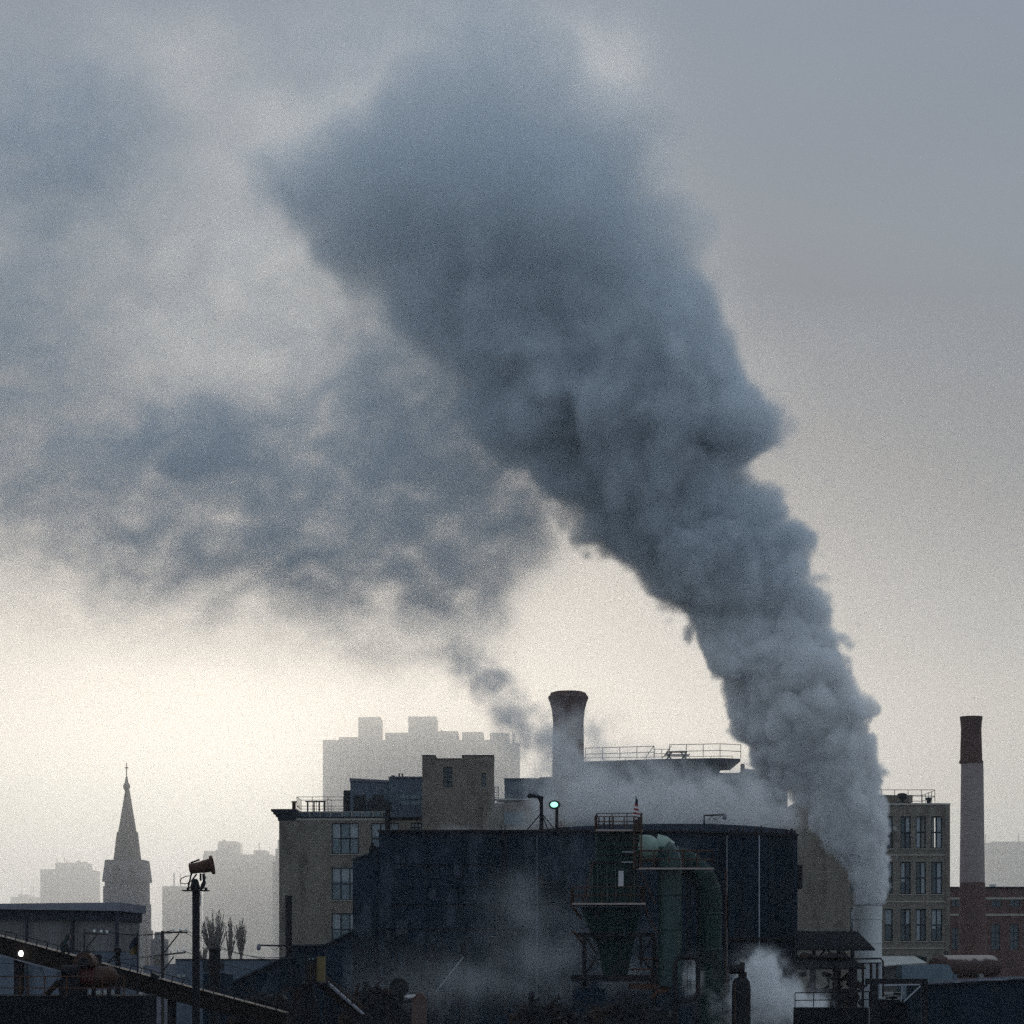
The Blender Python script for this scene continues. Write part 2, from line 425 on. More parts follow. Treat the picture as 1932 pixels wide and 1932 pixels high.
def frosted(name, col, frost):
    """tank paint with rime lying on its upward side"""
    m = pm(name, col, 0.75, var=.3, scale=.8, streak=.3); t = m.node_tree; b = t.nodes["Principled BSDF"]
    ge = t.nodes.new("ShaderNodeNewGeometry"); sp_ = t.nodes.new("ShaderNodeSeparateXYZ"); t.links.new(ge.outputs["Normal"], sp_.inputs[0])
    tcn = t.nodes.new("ShaderNodeTexCoord")
    f = (N(t, sp_.outputs[2]) + (nz(t, tcn.outputs["Object"], 1.1, 4.0) - 0.5) * 0.7).step(0.48, 0.72)
    mx = t.nodes.new("ShaderNodeMix"); mx.data_type = "RGBA"; old = b.inputs["Base Color"].links[0].from_socket
    t.links.new(f.s, mx.inputs[0]); t.links.new(old, mx.inputs[6]); mx.inputs[7].default_value = (*frost, 1)
    t.links.new(mx.outputs[2], b.inputs["Base Color"]); return m

def lamp_mat(name, col, power):
    m = bpy.data.materials.new(name); m.use_nodes = True
    b = m.node_tree.nodes["Principled BSDF"]
    b.inputs["Base Color"].default_value = (0.8, 0.8, 0.8, 1)
    b.inputs["Emission Color"].default_value = (*col, 1); b.inputs["Emission Strength"].default_value = power
    return m

def tower_mat(name, wall, pane, w, h):
    """far facade: rows of windows, each a real pane colour"""
    m = bpy.data.materials.new(name); m.use_nodes = True
    t = m.node_tree; b = t.nodes["Principled BSDF"]
    tcn = t.nodes.new("ShaderNodeTexCoord")
    s = t.nodes.new("ShaderNodeSeparateXYZ"); t.links.new(tcn.outputs["Object"], s.inputs[0])
    br = t.nodes.new("ShaderNodeTexBrick"); br.offset = 0.0
    t.links.new(vec(t, N(t, s.outputs[0]) + N(t, s.outputs[1]), N(t, s.outputs[2]), 0.0), br.inputs["Vector"])
    br.inputs["Scale"].default_value = 1.0; br.inputs["Brick Width"].default_value = w; br.inputs["Row Height"].default_value = h
    br.inputs["Mortar Size"].default_value = 0.5; br.inputs["Mortar Smooth"].default_value = 0.0
    br.inputs["Color1"].default_value = (*pane, 1); br.inputs["Color2"].default_value = (*[c * 1.5 for c in pane], 1)
    br.inputs["Mortar"].default_value = (*wall, 1)
    t.links.new(br.outputs["Color"], b.inputs["Base Color"]); b.inputs["Roughness"].default_value = 0.85
    return m

def glass_mat(name, col, rough=0.1, trans=0.0):
    m = bpy.data.materials.new(name); m.use_nodes = True
    t = m.node_tree; b = t.nodes["Principled BSDF"]
    b.inputs["Base Color"].default_value = (*col, 1); b.inputs["Roughness"].default_value = rough
    b.inputs["Transmission Weight"].default_value = trans; b.inputs["IOR"].default_value = 1.45
    if not trans:
        tcn = t.nodes.new("ShaderNodeTexCoord")
        bn = t.nodes.new("ShaderNodeBump"); bn.inputs["Strength"].default_value = 0.15; bn.inputs["Distance"].default_value = 0.05
        t.links.new(noise(t, tcn.outputs["Object"], 1.4, 2.0).outputs[0], bn.inputs["Height"]); t.links.new(bn.outputs[0], b.inputs["Normal"])
    return m

M = dict(
    tan=pm("tan_brick", (0.255, 0.226, 0.190), 0.9, var=0.22, scale=0.35, streak=0.16, bump=0.25, kind="brick", kscale=1.0, stain=((0.085, 0.075, 0.065), 0.6)),
    tan2=pm("tan_masonry", (0.24, 0.205, 0.17), 0.9, var=0.2, scale=0.5, streak=0.2, bump=0.3, kind="brick", stain=((0.10, 0.085, 0.07), 0.5)),
    red=pm("red_brick", (0.15, 0.088, 0.078), 0.9, var=0.3, scale=0.5, streak=0.15, bump=0.3, kind="brick", stain=((0.07, 0.04, 0.035), 0.5)),
    stackbrick=pm("sooty_brick", (0.13, 0.075, 0.065), 0.9, var=0.3, scale=0.5, streak=0.2, bump=0.3, kind="brick", stain=((0.04, 0.03, 0.03), 0.6)),
    white=pm("whitewashed_brick", (0.36, 0.295, 0.285), 0.85, var=0.12, scale=0.4, streak=0.12, bump=0.2, kind="brick"),
    chim=pm("weathered_chimney_brick", (0.24, 0.155, 0.115), 0.9, var=0.3, scale=0.3, streak=0.22, bump=0.3, kind="brick", stain=((0.07, 0.05, 0.05), 0.55)),
    stone=pm("church_stone", (0.15, 0.15, 0.165), 0.9, var=0.22, scale=0.4, streak=0.15, bump=0.2),
    slate=pm("slate", (0.075, 0.07, 0.075), 0.7, var=0.2, scale=0.6, streak=0.1),
    trim=pm("pale_stone_trim", (0.42, 0.39, 0.34), 0.85, var=0.15, scale=0.8, streak=0.1),
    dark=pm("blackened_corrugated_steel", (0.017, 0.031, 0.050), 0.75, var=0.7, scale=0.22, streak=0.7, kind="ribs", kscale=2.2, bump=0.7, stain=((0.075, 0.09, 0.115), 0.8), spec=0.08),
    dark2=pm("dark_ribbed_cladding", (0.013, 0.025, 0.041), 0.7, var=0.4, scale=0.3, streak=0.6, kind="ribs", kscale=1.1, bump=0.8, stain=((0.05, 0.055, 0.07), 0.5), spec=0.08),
    roofd=pm("dusty_dark_roofing", (0.045, 0.055, 0.075), 0.8, var=0.35, scale=0.3, streak=0.2, stain=((0.09, 0.10, 0.12), 0.5), spec=0.08),
    tar=pm("tar_roof", (0.03, 0.03, 0.034), 0.9, var=0.3, scale=0.6, spec=0.08),
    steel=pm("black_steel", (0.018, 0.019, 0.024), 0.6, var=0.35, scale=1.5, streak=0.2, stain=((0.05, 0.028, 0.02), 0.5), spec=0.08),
    rust=pm("rusty_steel", (0.085, 0.045, 0.032), 0.85, var=0.45, scale=1.2, streak=0.4, stain=((0.03, 0.02, 0.018), 0.6), spec=0.08),
    rust2=pm("rust_red_tank_paint", (0.062, 0.034, 0.03), 0.75, var=0.35, scale=0.7, streak=0.35, stain=((0.06, 0.03, 0.025), 0.6)),
    redp=pm("faded_red_paint", (0.075, 0.016, 0.017), 0.55, var=0.3, scale=1.2, streak=0.25, stain=((0.06, 0.025, 0.02), 0.6)),
    oran=pm("dirty_orange_paint", (0.052, 0.024, 0.017), 0.7, var=0.35, scale=1.5, streak=0.3, stain=((0.035, 0.02, 0.015), 0.7)),
    green=pm("dark_green_paint", (0.014, 0.038, 0.036), 0.5, var=0.4, scale=0.7, streak=0.4, stain=((0.02, 0.022, 0.02), 0.7), spec=0.08),
    green2=pm("worn_green_duct_paint", (0.022, 0.055, 0.054), 0.36, var=0.35, scale=0.9, streak=0.35, stain=((0.025, 0.035, 0.03), 0.6)),
    pale=pm("pale_green_paint", (0.24, 0.33, 0.28), 0.5, var=0.25, scale=1.4, streak=0.25, stain=((0.08, 0.09, 0.07), 0.6)),
    galv=pm("galvanised_steel", (0.72, 0.74, 0.73), 0.7, metal=0.0, var=0.18, scale=0.8, streak=0.2, stain=((0.5, 0.5, 0.5), 0.5)),
    pipe=pm("pale_downpipe_paint", (0.36, 0.38, 0.42), 0.7, var=0.3, scale=1.5, streak=0.4),
    siding=pm("grey_corrugated_siding", (0.22, 0.215, 0.215), 0.7, var=0.2, scale=0.5, streak=0.35, kind="ribs", kscale=1.6, bump=0.9, stain=((0.12, 0.11, 0.10), 0.5)),
    fascia=pm("grey_metal_fascia", (0.20, 0.205, 0.24), 0.6, var=0.15, scale=0.6, streak=0.25),
    louver=pm("dark_cladding_and_gap_shade", (0.035, 0.04, 0.055), 0.7, var=0.3, scale=0.8, streak=0.2, spec=0.08),
    bluebox=pm("faded_blue_paint", (0.15, 0.215, 0.255), 0.7, var=0.18, scale=0.6, streak=0.2, stain=((0.10, 0.15, 0.17), 0.5)),
    bluewall=pm("slate_blue_render", (0.13, 0.165, 0.21), 0.8, var=0.25, scale=0.3, streak=0.3, stain=((0.07, 0.085, 0.11), 0.5)),
    paleroof=pm("pale_sheet_roof", (0.40, 0.41, 0.39), 0.7, var=0.2, scale=0.6, streak=0.2),
    conc=pm("grey_concrete", (0.26, 0.26, 0.25), 0.9, var=0.25, scale=0.4, streak=0.2),
    pipe2=pm("grey_mast_paint", (0.085, 0.10, 0.13), 0.7, var=0.35, scale=1.5, streak=0.4),
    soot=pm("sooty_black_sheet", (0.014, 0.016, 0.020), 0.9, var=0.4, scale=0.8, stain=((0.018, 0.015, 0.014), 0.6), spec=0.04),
    yellow=pm("dusty_yellow_panel", (0.16, 0.12, 0.05), 0.7, var=0.3, scale=1.5, streak=0.35, stain=((0.10, 0.075, 0.04), 0.5)),
    belt=pm("grimy_conveyor_steel", (0.02, 0.016, 0.015), 0.85, var=0.5, scale=0.9, streak=0.3, stain=((0.02, 0.018, 0.018), 0.6), spec=0.08),
    ground=pm("yard_ground", (0.11, 0.105, 0.10), 0.95, var=0.35, scale=0.05, stain=((0.06, 0.06, 0.06), 0.6)),
    scrap=pm("dark_scrap_metal", (0.030, 0.031, 0.035), 0.8, var=0.6, scale=1.8, stain=((0.09, 0.05, 0.03), 0.6), spec=0.08),
    wood=pm("tarred_pole_wood", (0.05, 0.042, 0.04), 0.9, var=0.3, scale=2.0, streak=0.3),
    bark=pm("grey_bark", (0.13, 0.115, 0.105), 0.95, var=0.3, scale=1.0),
    cloth=pm("dark_work_clothes", (0.02, 0.035, 0.038), 0.95, var=0.3, scale=4.0),
    skin=pm("skin", (0.30, 0.18, 0.13), 0.6, var=0.1, scale=5.0),
    fblue=pm("dark_blue_flag_cloth", (0.008, 0.013, 0.034), 0.9, var=0.15, scale=3.0),
    fyel=pm("dull_yellow_flag_cloth", (0.11, 0.08, 0.03), 0.9, var=0.15, scale=3.0),
    fred=pm("flag_red", (0.30, 0.045, 0.05), 0.9, var=0.1, scale=3.0),
    fwhite=pm("flag_white", (0.62, 0.60, 0.60), 0.9, var=0.1, scale=3.0),
    pane=glass_mat("window_glass", (0.07, 0.10, 0.115), 0.12),
    pane2=glass_mat("hazy_window_glass", (0.15, 0.21, 0.24), 0.22),
    clear=glass_mat("clear_window_glass", (0.95, 0.97, 0.97), 0.0, 1.0),
    blind=pm("pale_window_blind", (0.40, 0.45, 0.48), 0.8, var=0.12, scale=1.2),
    sash=pm("dark_window_sash", (0.025, 0.032, 0.04), 0.6, var=0.2, scale=1.0),
    rail=pm("grey_rail_steel", (0.07, 0.065, 0.06), 0.6, var=0.3, scale=1.5),
    gwalk=pm("dust_covered_walkway_edge", (0.38, 0.31, 0.28), 0.85, var=0.35, scale=1.6, streak=0.2),
    lampw=lamp_mat("white_lamp_glow", (1.0, 0.98, 0.85), 4.0),
    lampg=lamp_mat("greenish_lamp_glow", (0.30, 1.0, 0.66), 1.7),
)

# ================================================================ building blocks
ORG = {}                                      # world origin of every parent
def tag(o, label=None, cat=None, group=None, kind=None):
    if label: o["label"] = label
    if cat: o["category"] = cat
    if group: o["group"] = group
    if kind: o["kind"] = kind
    return o
def thing(name, label, cat, loc, group=None):
    o = bpy.data.objects.new(name, None); C.objects.link(o)
    o.location = loc; o.empty_display_size = 0.5
    ORG[o.name] = Vector(loc)
    return tag(o, label, cat, group)

class MB:
    def __init__(s): s.bm = bmesh.new()
    def box(s, lo, hi):
        v = [s.bm.verts.new((x, y, z)) for x in (lo[0], hi[0]) for y in (lo[1], hi[1]) for z in (lo[2], hi[2])]
        for f in ((0, 1, 3, 2), (4, 6, 7, 5), (0, 4, 5, 1), (2, 3, 7, 6), (0, 2, 6, 4), (1, 5, 7, 3)):
            s.bm.faces.new([v[i] for i in f])
        return s
    def pb(s, u0, u1, v0, v1, Y, d):
        """box whose front face spans the given marks at depth Y"""
        return s.box((X(u0, Y), Y, Z(v1, Y)), (X(u1, Y), Y + d, Z(v0, Y)))
    def prism(s, pts, y0, y1):
        """outline of (x, z) points pushed from y0 to y1"""
        a = [s.bm.verts.new((x, y0, z)) for x, z in pts]; b = [s.bm.verts.new((x, y1, z)) for x, z in pts]
        n = len(pts)
        s.bm.faces.new(a); s.bm.faces.new(b[::-1])
        for i in range(n): s.bm.faces.new((a[i], b[i], b[(i + 1) % n], a[(i + 1) % n]))
        return s
    def pp(s, pts, Y, d): return s.prism([(X(u, Y), Z(v, Y)) for u, v in pts], Y, Y + d)
    def quad(s, a, b, c, d, th):
        """slab on four corners, th thick downwards"""
        q = [Vector(p) for p in (a, b, c, d)]
        t_ = [s.bm.verts.new(p) for p in q]; w = [s.bm.verts.new(p - Vector((0, 0, th))) for p in q]
        s.bm.faces.new(t_); s.bm.faces.new(w[::-1])
        for i in range(4): s.bm.faces.new((t_[i], w[i], w[(i + 1) % 4], t_[(i + 1) % 4]))
        return s
    def rings(s, rg, close=True):
        n = len(rg[0])
        vs = [[s.bm.verts.new(p) for p in r] for r in rg]
        for a, b in zip(vs, vs[1:]):
            for i in range(n): s.bm.faces.new((a[i], a[(i + 1) % n], b[(i + 1) % n], b[i]))
        if close: s.bm.faces.new(vs[0][::-1]); s.bm.faces.new(vs[-1])
        return s
    def tube(s, path, r, seg=8, close=True):
        path = [Vector(p) for p in path]
        rr = r if isinstance(r, (list, tuple)) else [r] * len(path)
        rg = []; prev = None
        for i, p in enumerate(path):
            d = (path[min(i + 1, len(path) - 1)] - path[max(i - 1, 0)]).normalized()
            if prev is None:
                a = d.cross(Vector((0, 0, 1)))
                if a.length < 1e-3: a = d.cross(Vector((1, 0, 0)))
            else: a = prev - d * prev.dot(d)
            a.normalize(); prev = a; b = d.cross(a)
            rg.append([p + (a * math.cos(2 * math.pi * k / seg) + b * math.sin(2 * math.pi * k / seg)) * rr[i] for k in range(seg)])
        return s.rings(rg, close)
    def bar(s, a, b, w, h=None):
        """square bar between two points"""
        a, b = Vector(a), Vector(b); d = (b - a).normalized(); h = h or w
        u = d.cross(Vector((0, 0, 1)))
        if u.length < 1e-3: u = Vector((1, 0, 0))
        u.normalize(); n = u.cross(d)
        return s.rings([[p + u * i * w / 2 + n * j * h / 2 for i, j in ((-1, -1), (1, -1), (1, 1), (-1, 1))] for p in (a, b)])
    def lathe(s, cx, cy_, prof, seg=28, close=True):
        return s.rings([[(cx + r * math.cos(2 * math.pi * k / seg), cy_ + r * math.sin(2 * math.pi * k / seg), z) for k in range(seg)] for r, z in prof], close)
    def wall(s, x0, x1, z0, z1, Y, th, holes=()):
        """slab with true openings: holes are (x0, x1, z0, z1)"""
        xs = sorted({x0, x1} | {h for q in holes for h in q[:2]}); zs = sorted({z0, z1} | {h for q in holes for h in q[2:]})
        vv = {}
        def V(i, j):
            if (i, j) not in vv: vv[i, j] = s.bm.verts.new((xs[i], Y, zs[j]))
            return vv[i, j]
        fs = []
        for i in range(len(xs) - 1):
            for j in range(len(zs) - 1):
                cx, cz = (xs[i] + xs[i + 1]) / 2, (zs[j] + zs[j + 1]) / 2
                if any(a < cx < b and c < cz < d for a, b, c, d in holes): continue
                fs.append(s.bm.faces.new((V(i, j), V(i + 1, j), V(i + 1, j + 1), V(i, j + 1))))
        g = bmesh.ops.extrude_face_region(s.bm, geom=fs, use_keep_orig=True)
        for e in g["geom"]:
            if isinstance(e, bmesh.types.BMVert): e.co.y += th
        return s
    def build(s, name, mat, parent=None, smooth=False, label=None, cat=None, group=None, kind=None):
        bmesh.ops.recalc_face_normals(s.bm, faces=s.bm.faces)
        if smooth:
            for f in s.bm.faces: f.smooth = True
            for e in s.bm.edges:
                if len(e.link_faces) == 2 and e.calc_face_angle(0) > R(40): e.smooth = False
        me = bpy.data.meshes.new(name)
        if parent is not None: org = ORG[parent.name]
        else:
            c = [v.co for v in s.bm.verts]
            org = Vector(((min(p.x for p in c) + max(p.x for p in c)) / 2, (min(p.y for p in c) + max(p.y for p in c)) / 2, min(p.z for p in c)))
        for v in s.bm.verts: v.co -= org
        s.bm.to_mesh(me); s.bm.free()
        me.materials.append(M[mat] if isinstance(mat, str) else mat)
        ob = bpy.data.objects.new(name, me); C.objects.link(ob)
        if parent is not None: ob.parent = parent
        else: ob.location = org
        ORG[ob.name] = Vector(org)
        return tag(ob, label, cat, group, kind)

def children(o): return [c for c in bpy.data.objects if c.parent == o]
def copy_tree(o, parent=None):
    c = o.copy(); C.objects.link(c); c.parent = parent
    for ch in children(o): copy_tree(ch, c)
    return c

def window(par, u0, u1, v0, v1, Y, cols=2, rows=2, pane="pane", blind=None, mw=0.11, frame="sash"):
    """window set 0.22 m into the wall: dark frame with its bars, panes and any blind"""
    x0, x1, z0, z1 = X(u0, Y), X(u1, Y), Z(v1, Y), Z(v0, Y); y = Y + 0.22
    f = MB(); e = 0.003
    f.wall(x0 + e, x1 - e, z0 + e, z1 - e, y, 0.10,
           [(x0 + mw * .7 + (x1 - x0 - mw * .4) * i / cols, x0 - mw * .3 + (x1 - x0 - mw * .4) * (i + 1) / cols,
             z0 + mw * .7 + (z1 - z0 - mw * .4) * j / rows, z0 - mw * .3 + (z1 - z0 - mw * .4) * (j + 1) / rows) for i in range(cols) for j in range(rows)])
    w = f.build("window", frame, par)
    MB().box((x0 + 0.02, y + 0.04, z0 + 0.02), (x1 - 0.02, y + 0.055, z1 - 0.02)).build("pane", pane, w)
    for (a, b, c) in (blind or []):              # (from, to, drop) as shares of the opening, hung just inside the glass
        MB().box((x0 + (x1 - x0) * a + mw * .5, y + 0.012, z1 - (z1 - z0) * c), (x0 + (x1 - x0) * b - mw * .5, y + 0.03, z1 - mw * .5)).build("blind", "blind", w)
    return w
def hole(u0, u1, v0, v1, Y): return (X(u0, Y), X(u1, Y), Z(v1, Y), Z(v0, Y))

def railing(m, pts, h, step, r=0.025, mid=True):
    """posts and rails along floor points"""
    pts = [Vector(p) for p in pts]
    for a, b in zip(pts, pts[1:]):
        n = max(1, round((b - a).length / step))
        for i in range(n + 1):
            p = a.lerp(b, i / n); m.tube([p, p + Vector((0, 0, h))], r, 5)
        for k in ((1.0, 0.5) if mid else (1.0,)):
            m.tube([a + Vector((0, 0, h * k)), b + Vector((0, 0, h * k))], r, 5)
    return m
# ================================================================ ground
g = MB(); g.box((-1400, 20, -0.6), (1400, 2950, 0.0)); g.build("ground", "ground", kind="structure", label="dark works yard and town ground under the mist")

# ================================================================ far towers in the mist
TG = "misty high-rise blocks beyond the works"
def tower(label, Y, d, main, tops, wall=(0.27, 0.255, 0.235), pane=(0.04, 0.045, 0.05)):
    u0, u1, v = main
    t = thing("apartment_tower", label, "apartment tower", (X((u0 + u1) / 2, Y), Y, 0), TG)
    m = tower_mat("tower_facade", wall, pane, 1.9, 2.9)
    b = MB(); b.box((X(u0, Y), Y, 0.0), (X(u1, Y), Y + d, Z(v, Y))); b.build("tower_block", m, t)
    for (a, c, w, q) in tops:
        k = MB(); k.box((X(a, Y), Y + d * q, Z(v, Y) - 0.05), (X(c, Y), Y + d * (1 - q), Z(w, Y))); k.build("rooftop_block", m, t)
    rt = random.Random(int(u0)); 
    for k in range(3):
        u = rt.uniform(u0 + 3, u1 - 3); a = MB(); a.tube([(X(u, Y), Y + d * .5, Z(v, Y) - .2), (X(u, Y), Y + d * .5, Z(v - rt.uniform(5, 9), Y) + 3)], .16, 4); a.build("aerial", "slate", t)
    return t
tower("wide pale tower block with two tall rooftop blocks, behind the brick mill", 700, 22, (609, 962, 1396),
      [(639, 674, 1390, .05), (674, 716, 1350, .2), (726, 769, 1381, .1), (769, 823, 1349, .2), (823, 864, 1378, .1), (871, 912, 1379, .15), (924, 961, 1380, .2)])
tower("narrow pale slab joined to the right end of the wide tower block", 712, 20, (962, 981, 1402), [(966, 972, 1399, .3)])
tower("small square tower far left beside the church spire", 860, 22, (76, 169, 1640), [(101, 157, 1627, .15), (136, 140, 1622, .4), (147, 153, 1624, .4)])
tower("low grey tower just left of the fog cannon pole", 740, 20, (306, 366, 1672), [(318, 326, 1670, .3)])
tower("broad pale tower behind the bare trees with one square rooftop block", 800, 22, (383, 512, 1612),
      [(383, 404, 1605, .1), (404, 409, 1602, .2), (409, 443, 1586, .2), (414, 418, 1582, .4), (476, 498, 1603, .2)])
tower("shadowy slab tower showing beside the edge of the brick mill", 640, 18, (514, 545, 1626), [(517, 545, 1600, .2), (519, 524, 1582, .4)])
tower("pale stepped tower at the far right beyond the banded chimney", 780, 24, (1864, 1960, 1594), [(1875, 1950, 1587, .1)])
tower("dim flat-topped tower wholly left of the spire, low over the shed roof", 980, 20, (20, 60, 1692), [(30, 42, 1687, .2)])

# ================================================================ church
Y = 420
ch = thing("church", "grey stone church tower with a tall pointed spire and cross", "church", (X(234, Y), Y + 3, 0))
cx = X(234.5, Y); q = S * Y
def sq(hw, v, turn=0.0): return [(cx + hw * q * math.sqrt(2) * math.cos(R(45 + 90 * k)), Y + 3.4 + hw * q * math.sqrt(2) * math.sin(R(45 + 90 * k)), Z(v, Y)) for k in range(4)]
b = MB(); b.rings([sq(39, 2300), sq(37.5, 1708), sq(37, 1664)]); b.build("tower", "stone", ch)
b = MB(); b.rings([sq(41, 1663.6), sq(41, 1659), sq(36.5, 1622)]); b.build("belfry", "stone", ch)
def octa(hw, v): return [(cx + hw * q / math.cos(R(22.5)) * math.cos(R(22.5 + 45 * k)), Y + 3.4 + hw * q / math.cos(R(22.5)) * math.sin(R(22.5 + 45 * k)), Z(v, Y)) for k in range(8)]
b = MB(); b.rings([octa(25, 1621.6), octa(22, 1596), octa(19, 1568.2)]); b.build("spire_base", "slate", ch)
b = MB(); b.rings([octa(16.5, 1568), octa(4.2, 1489)]); b.build("spire", "slate", ch)
b = MB(); b.lathe(cx - 1.5 * q, Y + 3.4, [(4 * q, Z(1489, Y)), (6.6 * q, Z(1484, Y)), (6.6 * q, Z(1479, Y)), (3.6 * q, Z(1474, Y)), (2 * q, Z(1464, Y)), (0.9 * q, Z(1462, Y))], 12); b.build("finial", "slate", ch)
b = MB(); b.box((cx - 2.4 * q, Y + 3.3, Z(1464, Y)), (cx - 0.8 * q, Y + 3.5, Z(1436, Y))); b.box((cx - 4.8 * q, Y + 3.31, Z(1447, Y)), (cx + 1.7 * q, Y + 3.49, Z(1444.5, Y))); b.build("cross", "slate", ch)
for sgn in (-1, 1):                                     # pinnacled corner buttresses
    b = MB(); c = cx + sgn * 36 * q
    b.box((c - 3.4 * q, Y - 0.35, 0), (c + 3.4 * q, Y - 0.02, Z(1672, Y))); b.build("buttress", "stone", ch)
b = MB()
for k, v in enumerate((1705, 1755, 1800)):
    b.box((cx + 36.5 * q, Y + 0.3, 0), (cx + (42 + 4 * k) * q, Y + 5.5 - k * 0.3, Z(v, Y)))
b.build("stair_turret", "stone", ch)
for k in (-1, 1):
    b = MB(); b.pp([(234 + k * 14 - 6, 1660), (234 + k * 14 + 6, 1660), (234 + k * 14 + 6, 1640), (234 + k * 14, 1631), (234 + k * 14 - 6, 1640)], Y - 0.42, 0.3); b.build("louvred_opening", "slate", ch)

# ================================================================ chimneys
Y = 262
ck = thing("brick_chimney", "stout brick chimney with a flared crown rising out of the steam", "chimney", (X(1073, Y), Y + 2, 0)); q = S * Y
b = MB(); b.lathe(X(1073, Y), Y + 2, [(34 * q, 0), (30.6 * q, Z(1466, Y)), (29.2 * q, Z(1360, Y)), (29.6 * q, Z(1352, Y))], 32, False); b.build("shaft", "chim", ck, True)
b = MB(); b.lathe(X(1073, Y), Y + 2, [(29.6 * q, Z(1352, Y)), (31.5 * q, Z(1336, Y)), (35 * q, Z(1322, Y)), (38.4 * q, Z(1314, Y)), (38.4 * q, Z(1311.5, Y)), (34 * q, Z(1306, Y)),
                                      (33.4 * q, Z(1303.6, Y)), (27 * q, Z(1303, Y)), (27 * q, Z(1301.5, Y)), (22 * q, Z(1301.5, Y)), (22 * q, Z(1330, Y))], 32, False); b.build("crown", "stackbrick", ck, True)
Y = 280
ck = thing("banded_chimney", "tall round chimney with a white band between dark brick bands", "chimney", (X(1841, Y), Y + 2, 0)); q = S * Y
def rr(v): return (20.2 + (v - 1370) * 0.0118) * q
b = MB(); b.lathe(X(1841, Y), Y + 2, [(rr(2400), 0), (rr(1664), Z(1664, Y))], 32, False); b.build("lower_shaft", "red", ck, True)
b = MB(); b.lathe(X(1840.5, Y), Y + 2, [(rr(1664), Z(1664, Y)), (rr(1438), Z(1438, Y))], 32, False); b.build("white_band", "white", ck, True)
b = MB(); b.lathe(X(1838.5, Y), Y + 2, [(rr(1438), Z(1438, Y)), (rr(1438) + .1, Z(1437.5, Y)), (rr(1438) + .1, Z(1433, Y)), (rr(1432), Z(1432.5, Y)), (19.2 * q, Z(1372, Y)), (20.4 * q, Z(1358, Y)), (21.4 * q, Z(1352, Y)),
                                        (21.4 * q, Z(1349, Y)), (15 * q, Z(1349, Y)), (15 * q, Z(1380, Y))], 32, False); b.build("dark_crown", "stackbrick", ck, True)

# ================================================================ low brick works behind the banded chimney
Y = 300
lb = thing("brick_workshop", "low red brick workshop with pale string courses behind the banded chimney", "workshop", (X(1870, Y), Y + 6, 0))
H = [hole(1796, 1812, 1750, 1792, Y), hole(1870, 1887, 1743, 1792, Y), hole(1905, 1922, 1743, 1792, Y), hole(1950, 1967, 1743, 1792, Y), hole(1796, 1812, 1694, 1711, Y), hole(1870, 1890, 1694, 1711, Y), hole(1905, 1925, 1694, 1711, Y)]
b = MB(); b.wall(X(1770, Y), X(2050, Y), 0, Z(1676, Y), Y, 0.5, H); b.build("wall", "red", lb)
MB().box((X(1770, Y), Y + 12, 0), (X(2050, Y), Y + 12.4, Z(1676, Y))).build("back_wall", "red", lb)
b = MB(); b.box((X(1768, Y), Y - .1, Z(1676, Y)), (X(2052, Y), Y + 12.5, Z(1673, Y))); b.build("roof", "tar", lb)
for v in (1693, 1724): MB().box((X(1770, Y), Y - .08, Z(v + 4, Y)), (X(2050, Y), Y - .01, Z(v, Y))).build("string_course", "trim", lb)
for (a, c, v0, v1) in [(1796, 1812, 1750, 1792), (1870, 1887, 1743, 1792), (1905, 1922, 1743, 1792), (1950, 1967, 1743, 1792), (1796, 1812, 1694, 1711), (1870, 1890, 1694, 1711), (1905, 1925, 1694, 1711)]:
    window(lb, a, c, v0, v1, Y, 2, 3 if v1 > 1730 else 1, "pane", mw=.09)
MB().box((X(1879, Y), Y + 3, Z(1675.5, Y)), (X(1888, Y), Y + 4.2, Z(1667, Y))).build("roof_vent", "galv", lb)
# ================================================================ brick mill, left wing
Y = 240
ml = thing("brick_mill", "tan brick mill wing with big dark windows at the left of the works", "mill building", (X(740, Y), Y + 8, 0))
WIN = [(625.6, 677, 1552.7, 1611.3), (625.6, 677, 1637, 1698), (625.6, 677, 1723, 1784), (700.5, 752, 1552.7, 1611.3), (700.5, 752, 1637, 1698), (775, 796, 1552, 1570)]
b = MB(); b.wall(X(526.5, Y), X(1010, Y), 0, Z(1548, Y), Y, 0.6, [hole(*w, Y) for w in WIN])
b.box((X(526.5, Y), Y + 0.6, 0), (X(526.5, Y) + .6, Y + 15, Z(1548, Y))); b.box((X(1010, Y) - .6, Y + .6, 0), (X(1010, Y), Y + 15, Z(1548, Y))); b.box((X(526.5, Y), Y + 15, 0), (X(1010, Y), Y + 15.5, Z(1548, Y)))
b.build("wall", "tan", ml)
for i, w in enumerate(WIN):
    MB().box((X(w[0], Y) - .1, Y - .1, Z(w[3] + 2, Y)), (X(w[1], Y) + .1, Y - .005, Z(w[3] + .3, Y))).build("sill", "trim", ml)
    window(ml, *w, Y, 3, 2, "pane2", blind=[(0, 1, .42)] if i % 2 else [(0, .34, .55), (.66, 1, .5)], mw=.13)
b = MB()                                              # moulded cornice, stepping out, returned along the left end
for k, (a, v0, v1) in enumerate([(524, 1548, 1541), (520.5, 1541, 1536), (516, 1536, 1531), (512, 1531, 1526.8)]):
    b.box((X(a, Y), Y - 0.05 - .14 * k, Z(v0, Y)), (X(560, Y), Y + 15.6, Z(v1, Y)))
b.build("cornice", "louver", ml)
MB().box((X(560, Y), Y - .05, Z(1548, Y)), (X(736, Y), Y + 15.5, Z(1544, Y))).build("floor_band", "trim", ml)
